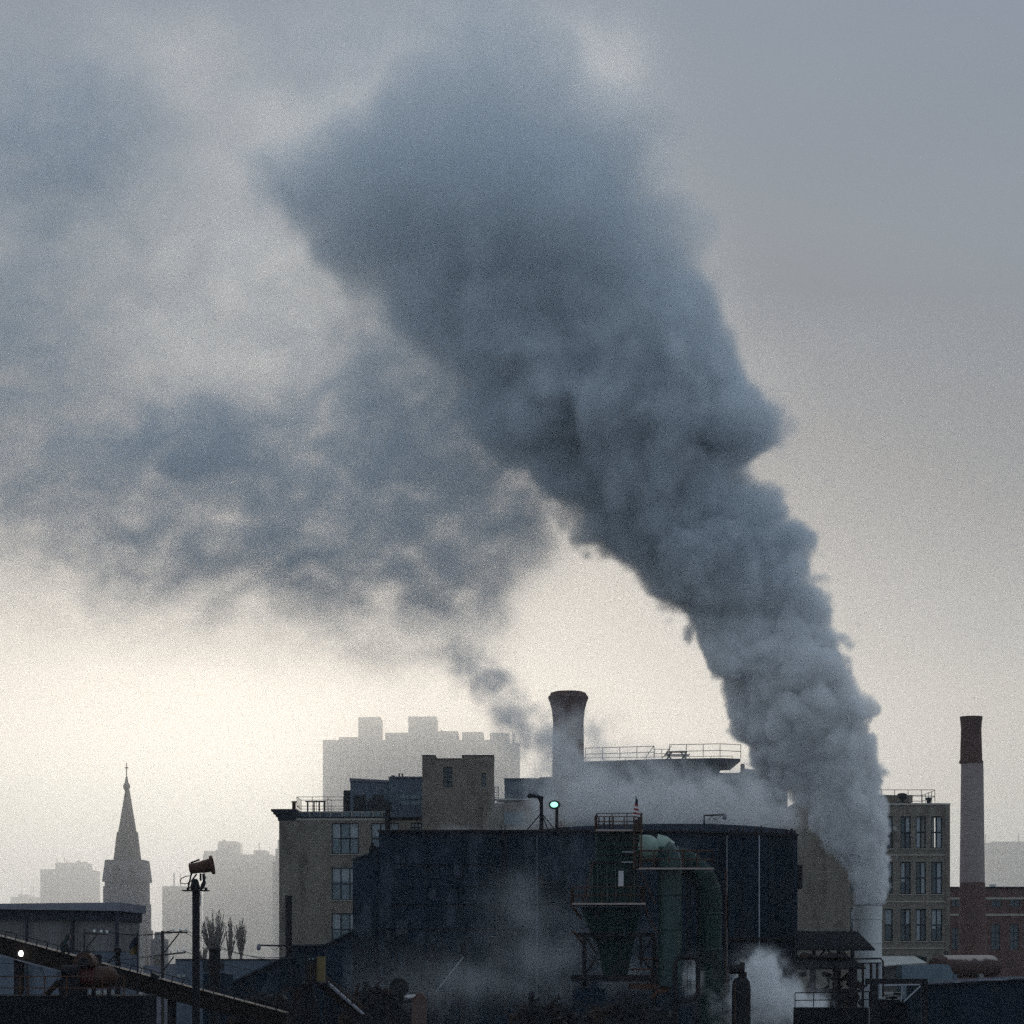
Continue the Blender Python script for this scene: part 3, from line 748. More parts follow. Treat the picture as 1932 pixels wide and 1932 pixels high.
b = MB(); b.box((X(560, Y), Y + .2, Z(1544, Y)), (X(1010, Y), Y + 15.5, Z(1541, Y))); b.build("roof", "tar", ml)
b = MB(); b.box((X(560, Y), Y + 2.2, Z(1541, Y)), (X(736, Y), Y + 2.5, Z(1531, Y))); b.build("parapet", "bluewall", ml)
b = MB(); b.box((X(560, Y), Y + 2.15, Z(1531, Y)), (X(736, Y), Y + 2.55, Z(1528.5, Y)))
for u in (580, 600, 620, 642, 660, 679, 701, 718, 733): b.box((X(u, Y), Y + 1.9, Z(1544, Y)), (X(u, Y) + .12, Y + 2.14, Z(1528.5, Y)))
b.build("parapet_posts", "trim", ml)
for u in (651, 670, 690, 710): MB().pb(u - 8, u + 8, 1532, 1540.5, Y + 2.1, .05).build("clerestory_pane", "pane2", ml)
MB().box((X(736, Y), Y + .7, Z(1541, Y)), (X(797, Y), Y + 8, Z(1533, Y))).build("glazed_gallery", "bluewall", ml)

Yr = 243
m = MB(); z0 = Z(1527, Yr)
railing(m, [(X(560, Yr), Yr, z0 - .6), (X(648, Yr), Yr, z0 - .6), (X(648, Yr), Yr + 5, z0 - .6), (X(560, Yr), Yr + 5, z0 - .6), (X(560, Yr), Yr, z0 - .6)], Z(1503.5, Yr) - z0 + .6, 1.35, .028)
m.box((X(558, Yr), Yr - .05, z0 - .75), (X(650, Yr), Yr + 5.1, z0 - .6)); m.build("roof_railing", "rail", label="square roof terrace railing on the left mill wing", cat="railing")
tb_ = thing("terrace_table", "dark roof table standing inside the terrace railing", "table", (X(592, Yr), Yr + 2, z0 - .6))
zt = Z(1509, Yr)
MB().box((X(573, Yr), Yr + 1.6, zt - .08), (X(611, Yr), Yr + 2.6, zt)).build("table_top", "sash", tb_)
for u in (576, 588, 598, 608): MB().box((X(u, Yr), Yr + 1.8, z0 - .6), (X(u, Yr) + .13, Yr + 2.3, zt - .08)).build("leg", "sash", tb_)
m = MB(); m.lathe(X(553, Y), Y + 1, [(.19, Z(1530, Y)), (.19, Z(1513, Y)), (.27, Z(1513, Y)), (.27, Z(1510.5, Y))], 12); m.build("vent_pipe", "rust", label="short rusty vent pipe by the terrace railing on the mill roof", cat="vent pipe")
m = MB(); m.lathe(X(732, Y), Y - .6, [(.26, Z(1640, Y)), (.26, Z(1529, Y)), (.33, Z(1529, Y)), (.33, Z(1526, Y))], 12); m.build("flue_pipe", "steel", label="black flue pipe standing against the mill beside the dark works", cat="flue")

# penthouses on the roof
Y = 246
pn = thing("penthouse", "slate blue penthouse on the mill roof with a sloping parapet", "penthouse", (X(697, Y), Y + 3, Z(1541, 240)))
MB().pp([(661, 1541), (733.5, 1541), (733.5, 1476), (661, 1473.5)], Y, 6).build("wall", "bluewall", pn)
MB().pp([(659.5, 1473.3), (734.5, 1475.8), (734.5, 1472), (659.5, 1468)], Y - .15, 6.4).build("roof_edge", "fascia", pn)
MB().pp([(648, 1541), (660.8, 1541), (660.8, 1491), (648, 1491)], Y + .4, 3).build("stair_head", "sash", pn)
MB().pb(667, 690, 1500, 1535, Y - .06, .05).build("door_panel", "sash", pn)
ac = MB(); ac.pb(693, 736, 1511, 1541, 243, 1.6); ac.pb(702, 724, 1500, 1510.9, 243.3, 1.1); ac.pb(696, 700, 1506, 1511, 243.4, .3); ac.build("air_handler", "sash", label="dark air handling unit in front of the blue penthouse", cat="air unit")
p2 = thing("penthouse", "blue grey penthouse block with two thin flues beside the stair tower", "penthouse", (X(765, Y), Y + 3, Z(1541, 240)))
MB().pb(733.7, 797, 1467, 1541, Y - .3, 6).build("wall", "bluewall", p2)
MB().pb(732.5, 797.5, 1465, 1467, Y - .45, 6.3).build("roof_edge", "fascia", p2)
MB().pb(738, 745, 1463, 1464.9, Y, .8).build("roof_vent", "sash", p2)
for u in (752.4, 758.4): 
    m = MB(); m.lathe(X(u, Y), Y + 1, [(.08, Z(1465, Y)), (.08, Z(1459, Y)), (.12, Z(1459, Y)), (.12, Z(1458, Y))], 8); m.build("flue", "sash", p2)
for (a, c) in ((755, 772), (775, 793)): 
    for v in (1500, 1511): MB().pb(a, c, v, v + 7, Y - .36, .05).build("strip_window", "pane2", p2)

Y = 236
st = thing("stair_tower", "square tan brick stair tower with a notched parapet above the mill roof", "stair tower", (X(864, Y), Y + 3, 0))
H = [hole(836.5, 853.5, 1447, 1485, Y), hole(908.8, 916.8, 1459, 1484, Y)]
b = MB(); b.wall(X(796.5, Y), X(931.5, Y), 0, Z(1432, Y), Y, .5, H)
b.box((X(796.5, Y), Y + .5, 0), (X(796.5, Y) + .5, Y + 6.5, Z(1432, Y))); b.box((X(931.5, Y) - .5, Y + .5, 0), (X(931.5, Y), Y + 6.5, Z(1432, Y))); b.box((X(796.5, Y), Y + 6.5, 0), (X(931.5, Y), Y + 7, Z(1432, Y)))
b.box((X(796.5, Y), Y, Z(1432, Y)), (X(821.5, Y), Y + 7, Z(1426, Y))); b.box((X(871.5, Y), Y, Z(1432, Y)), (X(931.5, Y), Y + 7, Z(1426, Y)))
b.build("wall", "tan2", st)
b = MB(); b.box((X(795.8, Y), Y - .06, Z(1426, Y)), (X(822, Y), Y + 7.06, Z(1424.4, Y))); b.box((X(871, Y), Y - .06, Z(1426, Y)), (X(932.2, Y), Y + 7.06, Z(1424.4, Y))); b.box((X(822, Y), Y - .06, Z(1432, Y)), (X(871, Y), Y + .5, Z(1430.6, Y)))
b.build("coping", "tar", st)
window(st, 836.5, 853.5, 1447, 1485, Y, 2, 4, "pane", mw=.1); window(st, 908.8, 916.8, 1459, 1484, Y, 1, 4, "pane2", mw=.08)
m = MB(); 
for u in (932.5, 940): m.tube([(X(u, Y), Y + 1, Z(1520, Y)), (X(u, Y), Y + 1, Z(1482, Y))], .035, 5)
for v in range(1484, 1518, 5): m.tube([(X(932.5, Y), Y + 1, Z(v, Y)), (X(940, Y), Y + 1, Z(v, Y))], .025, 5)
m.box((X(931.6, Y), Y + .8, Z(1508, Y)), (X(944, Y), Y + 2, Z(1506.5, Y))); m.build("roof_ladder", "rail", st)

Y = 233
lw = thing("lean_to_block", "low tan rendered block between the stair tower and the round chimney", "annex", (X(960, Y), Y + 2, 0))
MB().pp([(912, 2300), (1046, 2300), (1046, 1512), (1012, 1510), (912, 1518)], Y, 4).build("wall", "tan2", lw)
MB().pb(938, 1012, 1506.5, 1509.5, Y - .1, 4.2).build("roof_edge", "paleroof", lw)
MB().pb(952, 990, 1532, 1556, Y - .05, .04).build("window_strip", "pane2", lw)

Y = 250
pn = thing("penthouse", "grey flat roofed block directly left of the flared chimney", "penthouse", (X(998, Y), Y + 3, 0))
MB().pb(952, 1046, 1470, 2300, Y, 8).build("wall", "bluewall", pn)
b = MB(); b.pb(951, 1018, 1468, 1470, Y - .12, 8.3); b.pb(1018, 1047, 1466, 1470, Y - .12, 8.3); b.build("roof_edge", "fascia", pn)

# roof deck block in the steam
Y = 254
dk = thing("roof_deck_block", "steam-wrapped mill block carrying a railed roof deck", "mill building", (X(1230, Y), Y + 5, 0))
MB().pb(1090, 1358, 1443, 2400, Y, 11).build("wall", "bluewall", dk)
MB().pp([(1090, 1443), (1372, 1443), (1372, 1437), (1397, 1436.5), (1397, 1431.5), (1358, 1430), (1240, 1432), (1090, 1437)], Y - 1.2, 12.4).build("deck_slab", "louver", dk)
zd = Z(1432, Y); hh = Z(1408.5, Y) - zd
def deck_rail(pts, h, st, r, name="deck_railing"): return railing(MB(), pts, h, st, r).build(name, "rail", dk)
deck_rail([(X(1104, Y), Y - 1, zd - .2), (X(1233, Y), Y - 1, zd)], hh - .05, 1.9, .035)
deck_rail([(X(1233.5, Y), Y - 1, zd), (X(1261.5, Y), Y - 1, zd)], hh * .72, 1.0, .03)
deck_rail([(X(1262, Y), Y - 1, zd), (X(1357, Y), Y - 1, zd + .1), (X(1396, Y), Y - 1, zd)], hh + .1, 1.9, .035)
deck_rail([(X(1104, Y), Y + 9, zd - .2), (X(1396, Y), Y + 9, zd)], hh * .8, 2.2, .03)
for a, c in ((1233, 1216), (1266, 1248)): MB().bar((X(a, Y), Y - 1, zd + hh), (X(c, Y), Y - 1, zd), .07).build("rail_brace", "rail", dk)
Yt = 256
pt = thing("picnic_table", "dark picnic table standing on the railed roof deck", "picnic table", (X(1277, Yt), Yt, zd + .1)); z1 = Z(1418, Yt)
MB().box((X(1258, Yt), Yt - .4, z1 - .1), (X(1296, Yt), Yt + .4, z1)).build("table_top", "sash", pt)
for s_ in (-1, 1):
    MB().box((X(1254, Yt), Yt + s_ * .75 - .14, z1 - .42), (X(1301, Yt), Yt + s_ * .75 + .14, z1 - .34)).build("bench", "sash", pt)
    for u in (1262, 1290): MB().bar((X(u - s_ * 5, Yt), Yt + s_ * .7, zd - .0), (X(u + s_ * 5, Yt), Yt + s_ * .1, z1 - .1), .12).build("leg", "sash", pt)
MB().pb(1358.2, 1400, 1460, 2400, 251, 8).build("annex", "bluewall", dk)
MB().pb(1357, 1400, 1458, 1460, 250.9, 8.2).build("annex_roof", "fascia", dk)

Y = 245
gb = thing("gabled_annex", "gabled annex with a brick stub chimney and balcony, half lost in the plume", "annex", (X(1440, Y), Y + 3, 0))
MB().pp([(1394, 2400), (1486, 2400), (1486, 1462), (1400, 1458)], Y, 8).build("wall", "bluewall", gb)
MB().pp([(1404, 1458), (1486, 1464), (1486, 1459), (1404, 1450)], Y - .3, 8.6).build("roof", "fascia", gb)
MB().pb(1398.5, 1405, 1441, 1466, Y - .1, .9).build("chimney", "stackbrick", gb)
for (a, c) in ((1408, 1421), (1428, 1441), (1446, 1458), (1462, 1474)): MB().pb(a, c, 1484, 1503, Y - .05, .04).build("window", "pane2", gb)
for (a, c) in ((1430, 1446), (1448, 1470)): MB().pb(a, c, 1510, 1523, Y - .06, .04).build("dark_window", "pane", gb)
MB().pb(1398, 1478, 1505.5, 1508.5, Y - .9, .9).build("balcony_slab", "fascia", gb)
MB().pb(1425, 1487, 1525, 1528.5, Y - 1.2, 1.2).build("lower_ledge", "trim", gb)
MB().pb(1396, 1490, 1529, 1545, Y - .5, .5).build("lower_wall", "louver", gb)

# ================================================================ brick mill, right wing
Y = 230
mr = thing("brick_mill", "tan brick mill wing with tall paired windows right of the steel stack", "mill building", (X(1690, Y), Y + 7, 0))
ROWS = [(1540, 1600.8), (1626, 1687), (1714.8, 1775.6)]; COLS = [(1669, 1684.5), (1699, 1718.5), (1728, 1747), (1757, 1778)]
H = [hole(a, c, v0, v1, Y) for (v0, v1) in ROWS for (a, c) in COLS] + [hole(1604.5, 1614.5, 1713, 1757, Y), hole(1604.5, 1614.5, 1626, 1687, Y), hole(1604.5, 1614.5, 1540, 1600, Y)]
b = MB(); zt = Z(1519, Y)
b.wall(X(1503, Y), X(1792.5, Y), 0, zt, Y, .6, H)
Yb = Y + 13
b.wall(X(1503, Y), X(1792.5, Y), 0, zt, Yb, .6, [hole(1735.5, 1749, 1538, 1603, Yb), hole(1755, 1768, 1538, 1603, Yb)])
b.box((X(1503, Y), Y + .6, 0), (X(1503, Y) + .6, Yb, zt)); xs_, zo0, zo1 = X(1792.5, Y), Z(1606, Y), Z(1534, Y)          # gable end: its top floor has a wide window too
b.box((xs_ - .6, Y + .6, 0), (xs_, Yb, zo0)); b.box((xs_ - .6, Y + .6, zo1), (xs_, Yb, zt))
b.box((xs_ - .6, Y + .6, zo0), (xs_, Y + 4.6, zo1)); b.box((xs_ - .6, Y + 12.4, zo0), (xs_, Yb, zo1)); b.box((xs_ - .6, Y + 8.6, zo0), (xs_, Y + 8.9, zo1))
b.build("wall", "tan", mr)
b = MB(); b.box((X(1503, Y) + .61, Y + .61, zt - .5), (X(1792.5, Y) - .61, Yb - .01, zt - .1)); b.build("roof", "tar", mr)
b = MB(); b.pp([(1502, 1519), (1793.3, 1519), (1793.3, 1515.5), (1502, 1513.5)], Y - .1, 13.8); b.build("coping", "trim", mr)
MB().pb(1600, 1722, 1501, 1513.4, Y + 1.5, 8).build("stair_head", "tan2", mr)
MB().pb(1784, 1792.3, 1519.2, 2300, Y - .12, .115).build("corner_pilaster", "tan2", mr)
for v in (1612, 1700, 1788): MB().pb(1616, 1783.8, v, v + 2.5, Y - .07, .065).build("sill_course", "trim", mr)
rnd = random.Random(3)
for i, (v0, v1) in enumerate(ROWS):
    for j, (a, c) in enumerate(COLS):
        if i == 0 and j in (2, 3):
            w = window(mr, a, c, v0, v1, Y, 2, 2, "clear", blind=[(0, .5, .97)] if j == 2 else [(.5, 1, .97)], mw=.14)
        else:
            bl = [(0, .5, rnd.choice((.5, .97, .35, .62, .0, .45))), (.5, 1, rnd.choice((.97, .5, .28, .7, .55, .0)))]
            bl = [q_ for q_ in bl if q_[2] > .1]
            window(mr, a, c, v0, v1, Y, 2 if j else 1, 2, "pane", blind=bl if j else [(0, 1, .5)], mw=.14)
        MB().box((X(a, Y) - .12, Y - .1, Z(v1 + 1.8, Y)), (X(c, Y) + .12, Y - .005, Z(v1 + .2, Y))).build("sill", "trim", mr)
for (v0, v1) in ((1713, 1757), (1626, 1687), (1540, 1600)): window(mr, 1604.5, 1614.5, v0, v1, Y, 1, 2, "pane", blind=[(0, 1, .6)], mw=.1)
m = MB(); z0 = Z(1513, Y)
railing(m, [(X(1640, Y), Y + .9, z0), (X(1767, Y), Y + .9, z0)], Z(1489, Y) - z0, 1.25, .03); railing(m, [(X(1767, Y), Y + .9, z0), (X(1767, Y), Y + 8, z0), (X(1640, Y), Y + 8, z0)], Z(1490, Y) - z0, 1.6, .03)
m.build("roof_railing", "rail", label="roof terrace railing on the right mill wing beside the plume", cat="railing")
for (u, r, v1, lab) in ((1708, .5, 1494, "rounded planter shrub inside the right roof terrace railing, nearer the plume"), (1758.5, .34, 1502, "small flared planter pot at the end of the right roof terrace")):
    pl = MB(); pl.lathe(X(u, Y), Y + 1.8, [(r * .55, Z(1514, Y)), (r * .7, Z(1508, Y)), (r, Z(1503, Y)), (r * .9, Z(v1 + 1.5, Y)), (r * .45, Z(v1, Y))], 14); pl.build("planter", "sash", smooth=True, label=lab, cat="planter")
# ================================================================ blackened works building
Y = 190
wk = thing("works_building", "huge blackened corrugated steel works building in the middle of the yard", "factory", (X(1110, Y), Y + 8, 0))
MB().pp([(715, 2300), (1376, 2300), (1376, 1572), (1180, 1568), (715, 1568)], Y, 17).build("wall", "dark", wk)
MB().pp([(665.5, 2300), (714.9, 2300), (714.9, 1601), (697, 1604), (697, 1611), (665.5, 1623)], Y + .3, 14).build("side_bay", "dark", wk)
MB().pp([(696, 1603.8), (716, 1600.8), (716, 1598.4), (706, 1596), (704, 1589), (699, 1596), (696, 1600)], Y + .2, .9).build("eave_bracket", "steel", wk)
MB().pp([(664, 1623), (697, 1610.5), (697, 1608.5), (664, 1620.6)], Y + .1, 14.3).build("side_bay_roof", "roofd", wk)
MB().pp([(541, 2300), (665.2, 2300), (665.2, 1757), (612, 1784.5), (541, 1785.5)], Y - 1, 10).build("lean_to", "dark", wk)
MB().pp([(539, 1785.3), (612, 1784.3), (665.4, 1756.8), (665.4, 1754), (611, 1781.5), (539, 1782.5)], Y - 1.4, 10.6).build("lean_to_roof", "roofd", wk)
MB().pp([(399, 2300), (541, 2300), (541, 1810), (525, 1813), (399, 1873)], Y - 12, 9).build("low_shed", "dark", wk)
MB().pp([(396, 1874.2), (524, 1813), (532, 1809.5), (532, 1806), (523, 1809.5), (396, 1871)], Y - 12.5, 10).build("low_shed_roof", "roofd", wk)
# curved roof behind the eave
pts = [(985, 1568), (1010, 1566), (1050, 1562), (1100, 1558.5), (1180, 1555.5), (1260, 1554), (1340, 1554.5), (1400, 1557), (1440, 1560), (1502, 1567), (1502, 1573), (985, 1573)]
MB().pp(pts, Y + 2.0, 15.5).build("curved_roof", "roofd", wk)
MB().pp([(712, 1569), (712, 1565.5), (1100, 1565.5), (1180, 1564.8), (1376, 1568.8), (1376, 1572.5), (1180, 1568.6)], Y - .35, 1.6).build("eave", "steel", wk)
Yr_ = 188.6
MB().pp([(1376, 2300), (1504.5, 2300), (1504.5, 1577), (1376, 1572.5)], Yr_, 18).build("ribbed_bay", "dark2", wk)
MB().pp([(1374, 1573), (1507, 1577.6), (1507, 1573.2), (1374, 1568.5)], Yr_ - .3, 1.0).build("ribbed_bay_eave", "steel", wk)
for u in (1392, 1405, 1452, 1466, 1479, 1492): MB().pp([(u - 1, 2300), (u + 1, 2300), (u + 1, 1578), (u - 1, 1578)], Yr_ - .14, .135).build("wall_rib", "dark2", wk)
for (u, v1, w) in ((1372, 1822, 2.6), (1432.5, 1786, 2.2), (1013.5, 1960, 3.0)):
    yy = (Yr_ if u > 1376 else Y) - .22
    m = MB(); m.lathe(X(u, yy), yy, [(w * .5 * S * yy, Z(v1, yy)), (w * .5 * S * yy, Z(1576, yy))], 8); m.build("downpipe", "pipe2" if u < 1100 else "pipe", wk, True)
for v, a, c in ((1703, 735, 1060), (1750, 715, 1010), (1628, 735, 960)): MB().pb(a, c, v, v + 2.4, Y - .13, .125).build("wall_girt", "dark2", wk)
MB().pb(1376, 1504, 1768, 1774, Yr_ - .35, .34).build("base_band", "steel", wk)
MB().pb(1504.6, 1514, 1632, 1676, Yr_ + 1, 2.4).build("wall_hood", "steel", wk)
for u in (1380, 1392, 1402, 1427, 1437, 1456, 1463, 1483, 1494):
    m = MB(); h = 4 + (u * 7 % 5); m.pp([(u - 2.3, 1574 + (u - 1376) * .035), (u + 2.3, 1574 + (u - 1376) * .035), (u + 2.3, 1570 - h * .5), (u + .6, 1568.5 - h), (u - 1.8, 1569 - h * .7)], Yr_ + .3, .5); m.build("ridge_vent", "steel", wk)
MB().tube([(X(1441, Yr_), Yr_ + .5, Z(1574, Yr_)), (X(1437, Yr_), Yr_ + .5, Z(1556, Yr_))], .05, 5).build("guy_rod", "steel", wk)
rw = random.Random(31)
for k in range(16):                                    # patched sheets, pilasters and conduits on the long wall
    u = rw.uniform(735, 1090); v = rw.uniform(1590, 1790); w_, h_ = rw.uniform(8, 26), rw.uniform(10, 34)
    MB().pb(u, u + w_, v, v + h_, Y - .1 - k * .002, .09).build("patched_sheet", rw.choice(("dark2", "roofd", "steel", "dark2")), wk)
for u in (742, 806, 868, 930, 985, 1062): MB().pb(u, u + 1.6, 1572, 1900, Y - .16, .05).build("wall_rib", "dark2", wk)
for (a, c, v) in ((745, 905, 1672), (905, 1060, 1668), (1240, 1372, 1690)): MB().tube([P(a, v, Y - .3), P(c, v - 1, Y - .3), P(c, v + 60, Y - .3)], .07, 6).build("conduit", "dark2", wk)
m = MB()
for u in (946, 953): m.bar(P(u, 1900, Y - .45), P(u, 1556, Y - .45), .07)
for v in range(1560, 1895, 7): m.bar(P(946, v, Y - .45), P(953, v, Y - .45), .045)
m.build("wall_ladder", "steel", wk)
# pipe frame bolted on the front
Yp = 188
for u, t_ in ((814.5, 1778), (874, 1783)): MB().pb(u - 3.5, u + 3.5, t_, 2300, Yp, .3).build("frame_post", "steel", wk)
MB().pb(818, 870.4, 1803, 1807, Yp + .03, .22).build("frame_beam", "steel", wk)
MB().tube([P(874, 1806, Yp - .2), P(822, 1872, Yp - .2)], .045, 6).build("pale_strut", "pipe", wk)
for u in (756, 782): MB().pb(u - 4, u + 4, 1776, 2300, Yp + .5, .4).build("wall_buttress", "dark2", wk)

m = MB(); m.lathe(X(544.5, 187), 187, [(.27, Z(2300, 187)), (.25, Z(1693, 187)), (.30, Z(1692.8, 187)), (.30, Z(1689.5, 187))], 14)
m.build("vent_stack", "steel", smooth=True, label="tall thin black stack in front of the tan mill's bare brick corner", cat="stack")

# gooseneck camera arms
def camera_arm(u0, u1, v0, vb, Y, label, ball):
    t = thing("camera_arm", label, "camera arm", (X(u0, Y), Y, Z(vb, Y)), "gooseneck camera arms on the works roofs")
    s_ = 1 if u1 > u0 else -1
    MB().tube([P(u0, vb, Y), P(u0, v0, Y), P(u1 - s_ * 6, v0 - 1, Y), P(u1, v0 - 2, Y)], [.09, .07, .06, .05], 7).build("arm", "steel", t)
    MB().tube([P(u0 + s_ * 8, v0 + 9, Y), P(u0 + s_ * 15, v0, Y)], .03, 5).build("brace", "steel", t)
    m = MB(); c = P(u1, v0 + 5, Y); m.lathe(c.x, c.y, [(.03, c.z + .34), (.12, c.z + .26), (.17, c.z + .1), (.15, c.z - .06), (.05, c.z - .16)], 12); m.build("camera_dome", "fascia", t, True)
    m = MB(); pth = [P(u0 + s_ * (14 + 18 * k / 6), v0 + 8 * math.sin(math.pi * k / 6), Y) for k in range(7)]; m.tube(pth, .018, 5); m.build("cable", "steel", t)
camera_arm(1328.5, 1367, 1538.5, 1560, 191, "gooseneck camera arm on the eave of the blackened works, behind the green collector", 1)
camera_arm(541, 488, 1784.5, 1800, 186, "long gooseneck camera arm reaching out past the brick mill corner", 1)

# lamp mast and lit lamp on the works roof
Y = 193
t = thing("floodlight_mast", "dark tripod mast with unlit floodlights on the works roof", "floodlight mast", (X(1021.5, Y), Y, Z(1566, Y)))
MB().tube([P(1021.5, 1566, Y), P(1021.5, 1506, Y)], [.17, .13], 8).build("mast", "steel", t)
for du, dy_0 in ((-30, 0), (15, .8), (28, -.6)): MB().tube([P(1021.5, 1534, Y), P(1021.5 + du * .9, 1566, Y) + Vector((0, dy_0, 0))], .045, 5).build("leg", "steel", t)
MB().pp([(1012, 1499), (1026, 1503), (1024, 1513), (1020, 1520), (1017, 1512)], Y - .2, .4).build("mast_head", "steel", t)
MB().pp([(994, 1502), (999, 1496), (1011, 1500), (1015, 1506), (1004, 1504), (998, 1506)], Y - .25, .5).build("floodlight", "steel", t)
MB().pp([(1006, 1495), (1017, 1498), (1016, 1501), (1005, 1498.5)], Y - .55, .3).build("floodlight", "fascia", t)
Y = 192
t = thing("lit_floodlight", "lit greenish white floodlight on a short post above the works roof", "floodlight", (X(1050.5, Y), Y, Z(1566, Y)))
MB().tube([P(1050.5, 1566, Y), P(1050.5, 1524, Y)], .12, 8).build("post", "steel", t)
m = MB(); c = P(1046, 1518.5, Y); m.rings([[(c.x + (r * .52 * math.cos(a) - dx_), c.y + dyy, c.z + r * .40 * math.sin(a)) for a in [2 * math.pi * k / 16 for k in range(16)]] for r, dyy, dx_ in ((.45, .5, -.1), (.75, .25, -.06), (.9, 0, 0), (.9, -.1, 0))]); m.build("lamp_hood", "steel", t)
m = MB(); m.rings([[(c.x - .02 + r * .45 * math.cos(a), c.y + dyy, c.z + .01 + r * .33 * math.sin(a)) for a in [2 * math.pi * k / 16 for k in range(16)]] for r, dyy in ((.66, -.105), (.6, -.16), (.34, -.19))]); m.build("lamp_glass", "lampg", t, True)
for u in (1058, 1063, 1068): MB().tube([P(u - 3, 1566, Y), P(u - 2, 1561, Y), P(u + 1, 1561, Y), P(u + 3, 1566, Y)], .035, 5).build("cable_loop", "steel", t)

# ================================================================ green dust collector with its walkways
Y = 172
dc = thing("dust_collector", "dark green dust collector tower with rusty railed walkways before the blackened works", "dust collector", (X(1165, Y), Y + 1, 0)); q = S * Y
MB().pb(1126, 1206, 1570, 1627, Y, 3.0).build("upper_body", "green", dc)
MB().pb(1115.5, 1202, 1627.1, 1704, Y - .5, 3.6).build("lower_body", "green", dc)
for u in (1116, 1126.5, 1144, 1160, 1196): MB().pb(u, u + 2.2, 1629, 1703, Y - .62, .115).build("body_rib", "green2", dc)
MB().pb(1114, 1204, 1625, 1628.6, Y - .7, 4.0).build("body_flange", "steel", dc)
MB().pb(1166.8, 1176.5, 1643, 1672, Y - .7, .18).build("white_panel", "fwhite", dc)
MB().pb(1173, 1194, 1625.4, 1628, Y - .76, .05).build("name_strip", "pipe", dc)
for v in (1606,): MB().pb(1174, 1198, v, v + 2.5, Y - .06, .055).build("pipe_run", "pipe", dc)
b = MB()
def rect(u0, u1, v, y0, y1): return [(X(u0, Y), y0, Z(v, Y)), (X(u1, Y), y0, Z(v, Y)), (X(u1, Y), y1, Z(v, Y)), (X(u0, Y), y1, Z(v, Y))]
b.rings([rect(1098, 1208, 1712, Y - .5, Y + 3), rect(1104, 1206, 1730, Y - .4, Y + 2.9), rect(1130, 1194, 1790, Y + .4, Y + 2.2), rect(1140, 1184, 1842, Y + .6, Y + 2)]); b.build("hopper", "green", dc)
MB().pb(1086, 1237, 1760, 1768, Y - .2, .35).build("support_beam", "steel", dc)
MB().pb(1086, 1237, 1760, 1768, Y + 2.6, .35).build("support_beam", "steel", dc)
for u in (1102.5, 1235): 
    for yy in (Y - .15, Y + 2.65): MB().pb(u - 3.8, u + 3.8, 1768.1, 2400, yy, .27).build("leg", "steel", dc)
for (a, v0, c, v1) in ((1107, 1770, 1124, 1797), (1107, 1835, 1124, 1809), (1231, 1770, 1212, 1797), (1231, 1835, 1209, 1803)):
    MB().bar(P(a, v0, Y), P(c, v1, Y), .16).build("brace", "steel", dc)
MB().pb(1080, 1264, 1840, 1852, Y - .6, 4).build("base_beam", "steel", dc)
MB().pb(1190, 1264, 1856, 1866, Y - .8, 3).build("screw_trough", "rust", dc)
MB().pb(1082, 1142, 1866, 1960, Y - .3, 2).build("base_panel", "dark2", dc)
MB().tube([P(1230, 1884, Y - 1), P(1240, 1872, Y - 1), P(1262, 1868, Y - 1)], .16, 8).build("bent_pipe", "rust", dc)
# walkways
def walkway(name, u0, u1, vf, vr, y0, dep, mat="rust"):
    w = MB().box((X(u0, Y), y0 + .06, Z(vf + 1.2, Y)), (X(u1, Y), y0 + dep, Z(vf - .6, Y))).build(name, mat, dc)
    MB().box((X(u0, Y) - .02, y0, Z(vf + 1.8, Y)), (X(u1, Y) + .02, y0 + .055, Z(vf - 1.6, Y))).build("kick_plate", "gwalk", w)
    m = MB(); z = Z(vf - .6, Y); h = Z(vr, Y) - z
    railing(m, [(X(u0, Y) + .05, y0 + .12, z), (X(u1, Y) - .05, y0 + .12, z), (X(u1, Y) - .05, y0 + dep - .1, z), (X(u0, Y) + .05, y0 + dep - .1, z), (X(u0, Y) + .05, y0 + .12, z)], h, 1.0, .033)
    m.build("railing", "rust", w)
    return w
walkway("top_walkway", 1124, 1211, 1568, 1536, Y - 1.2, 4.4)
walkway("middle_walkway", 1079, 1215, 1706, 1674, Y - 1.7, 5.2)
walkway("duct_walkway", 1202, 1341, 1641, 1607, Y - 2.6, 1.6)
m = MB()
for u in (1196, 1210): m.bar(P(u, 1640, Y - 1.4), P(u, 1536, Y - 1.4), .10)
for v in range(1542, 1640, 8): m.bar(P(1196, v, Y - 1.4), P(1210, v, Y - 1.4), .06)
m.build("caged_ladder", "rust", dc)
m = MB()
for v in (1546, 1556): m.pb(1197, 1209, v, v + 9, Y - 1.5, .08)
m.build("ladder_gate", "oran", dc)
for (a, c, v) in ((1081, 1097, 1712), (1081, 1099, 1757)): MB().bar(P(a, v, Y - 1.4), P(c, v + 22, Y - .2), .12).build("knee_brace", "rust", dc)
for u in (1130, 1140, 1150, 1157): MB().tube([P(u, 1567, Y + .5), P(u, 1541, Y + .5)], .05, 5).build("valve_stem", "steel", dc)

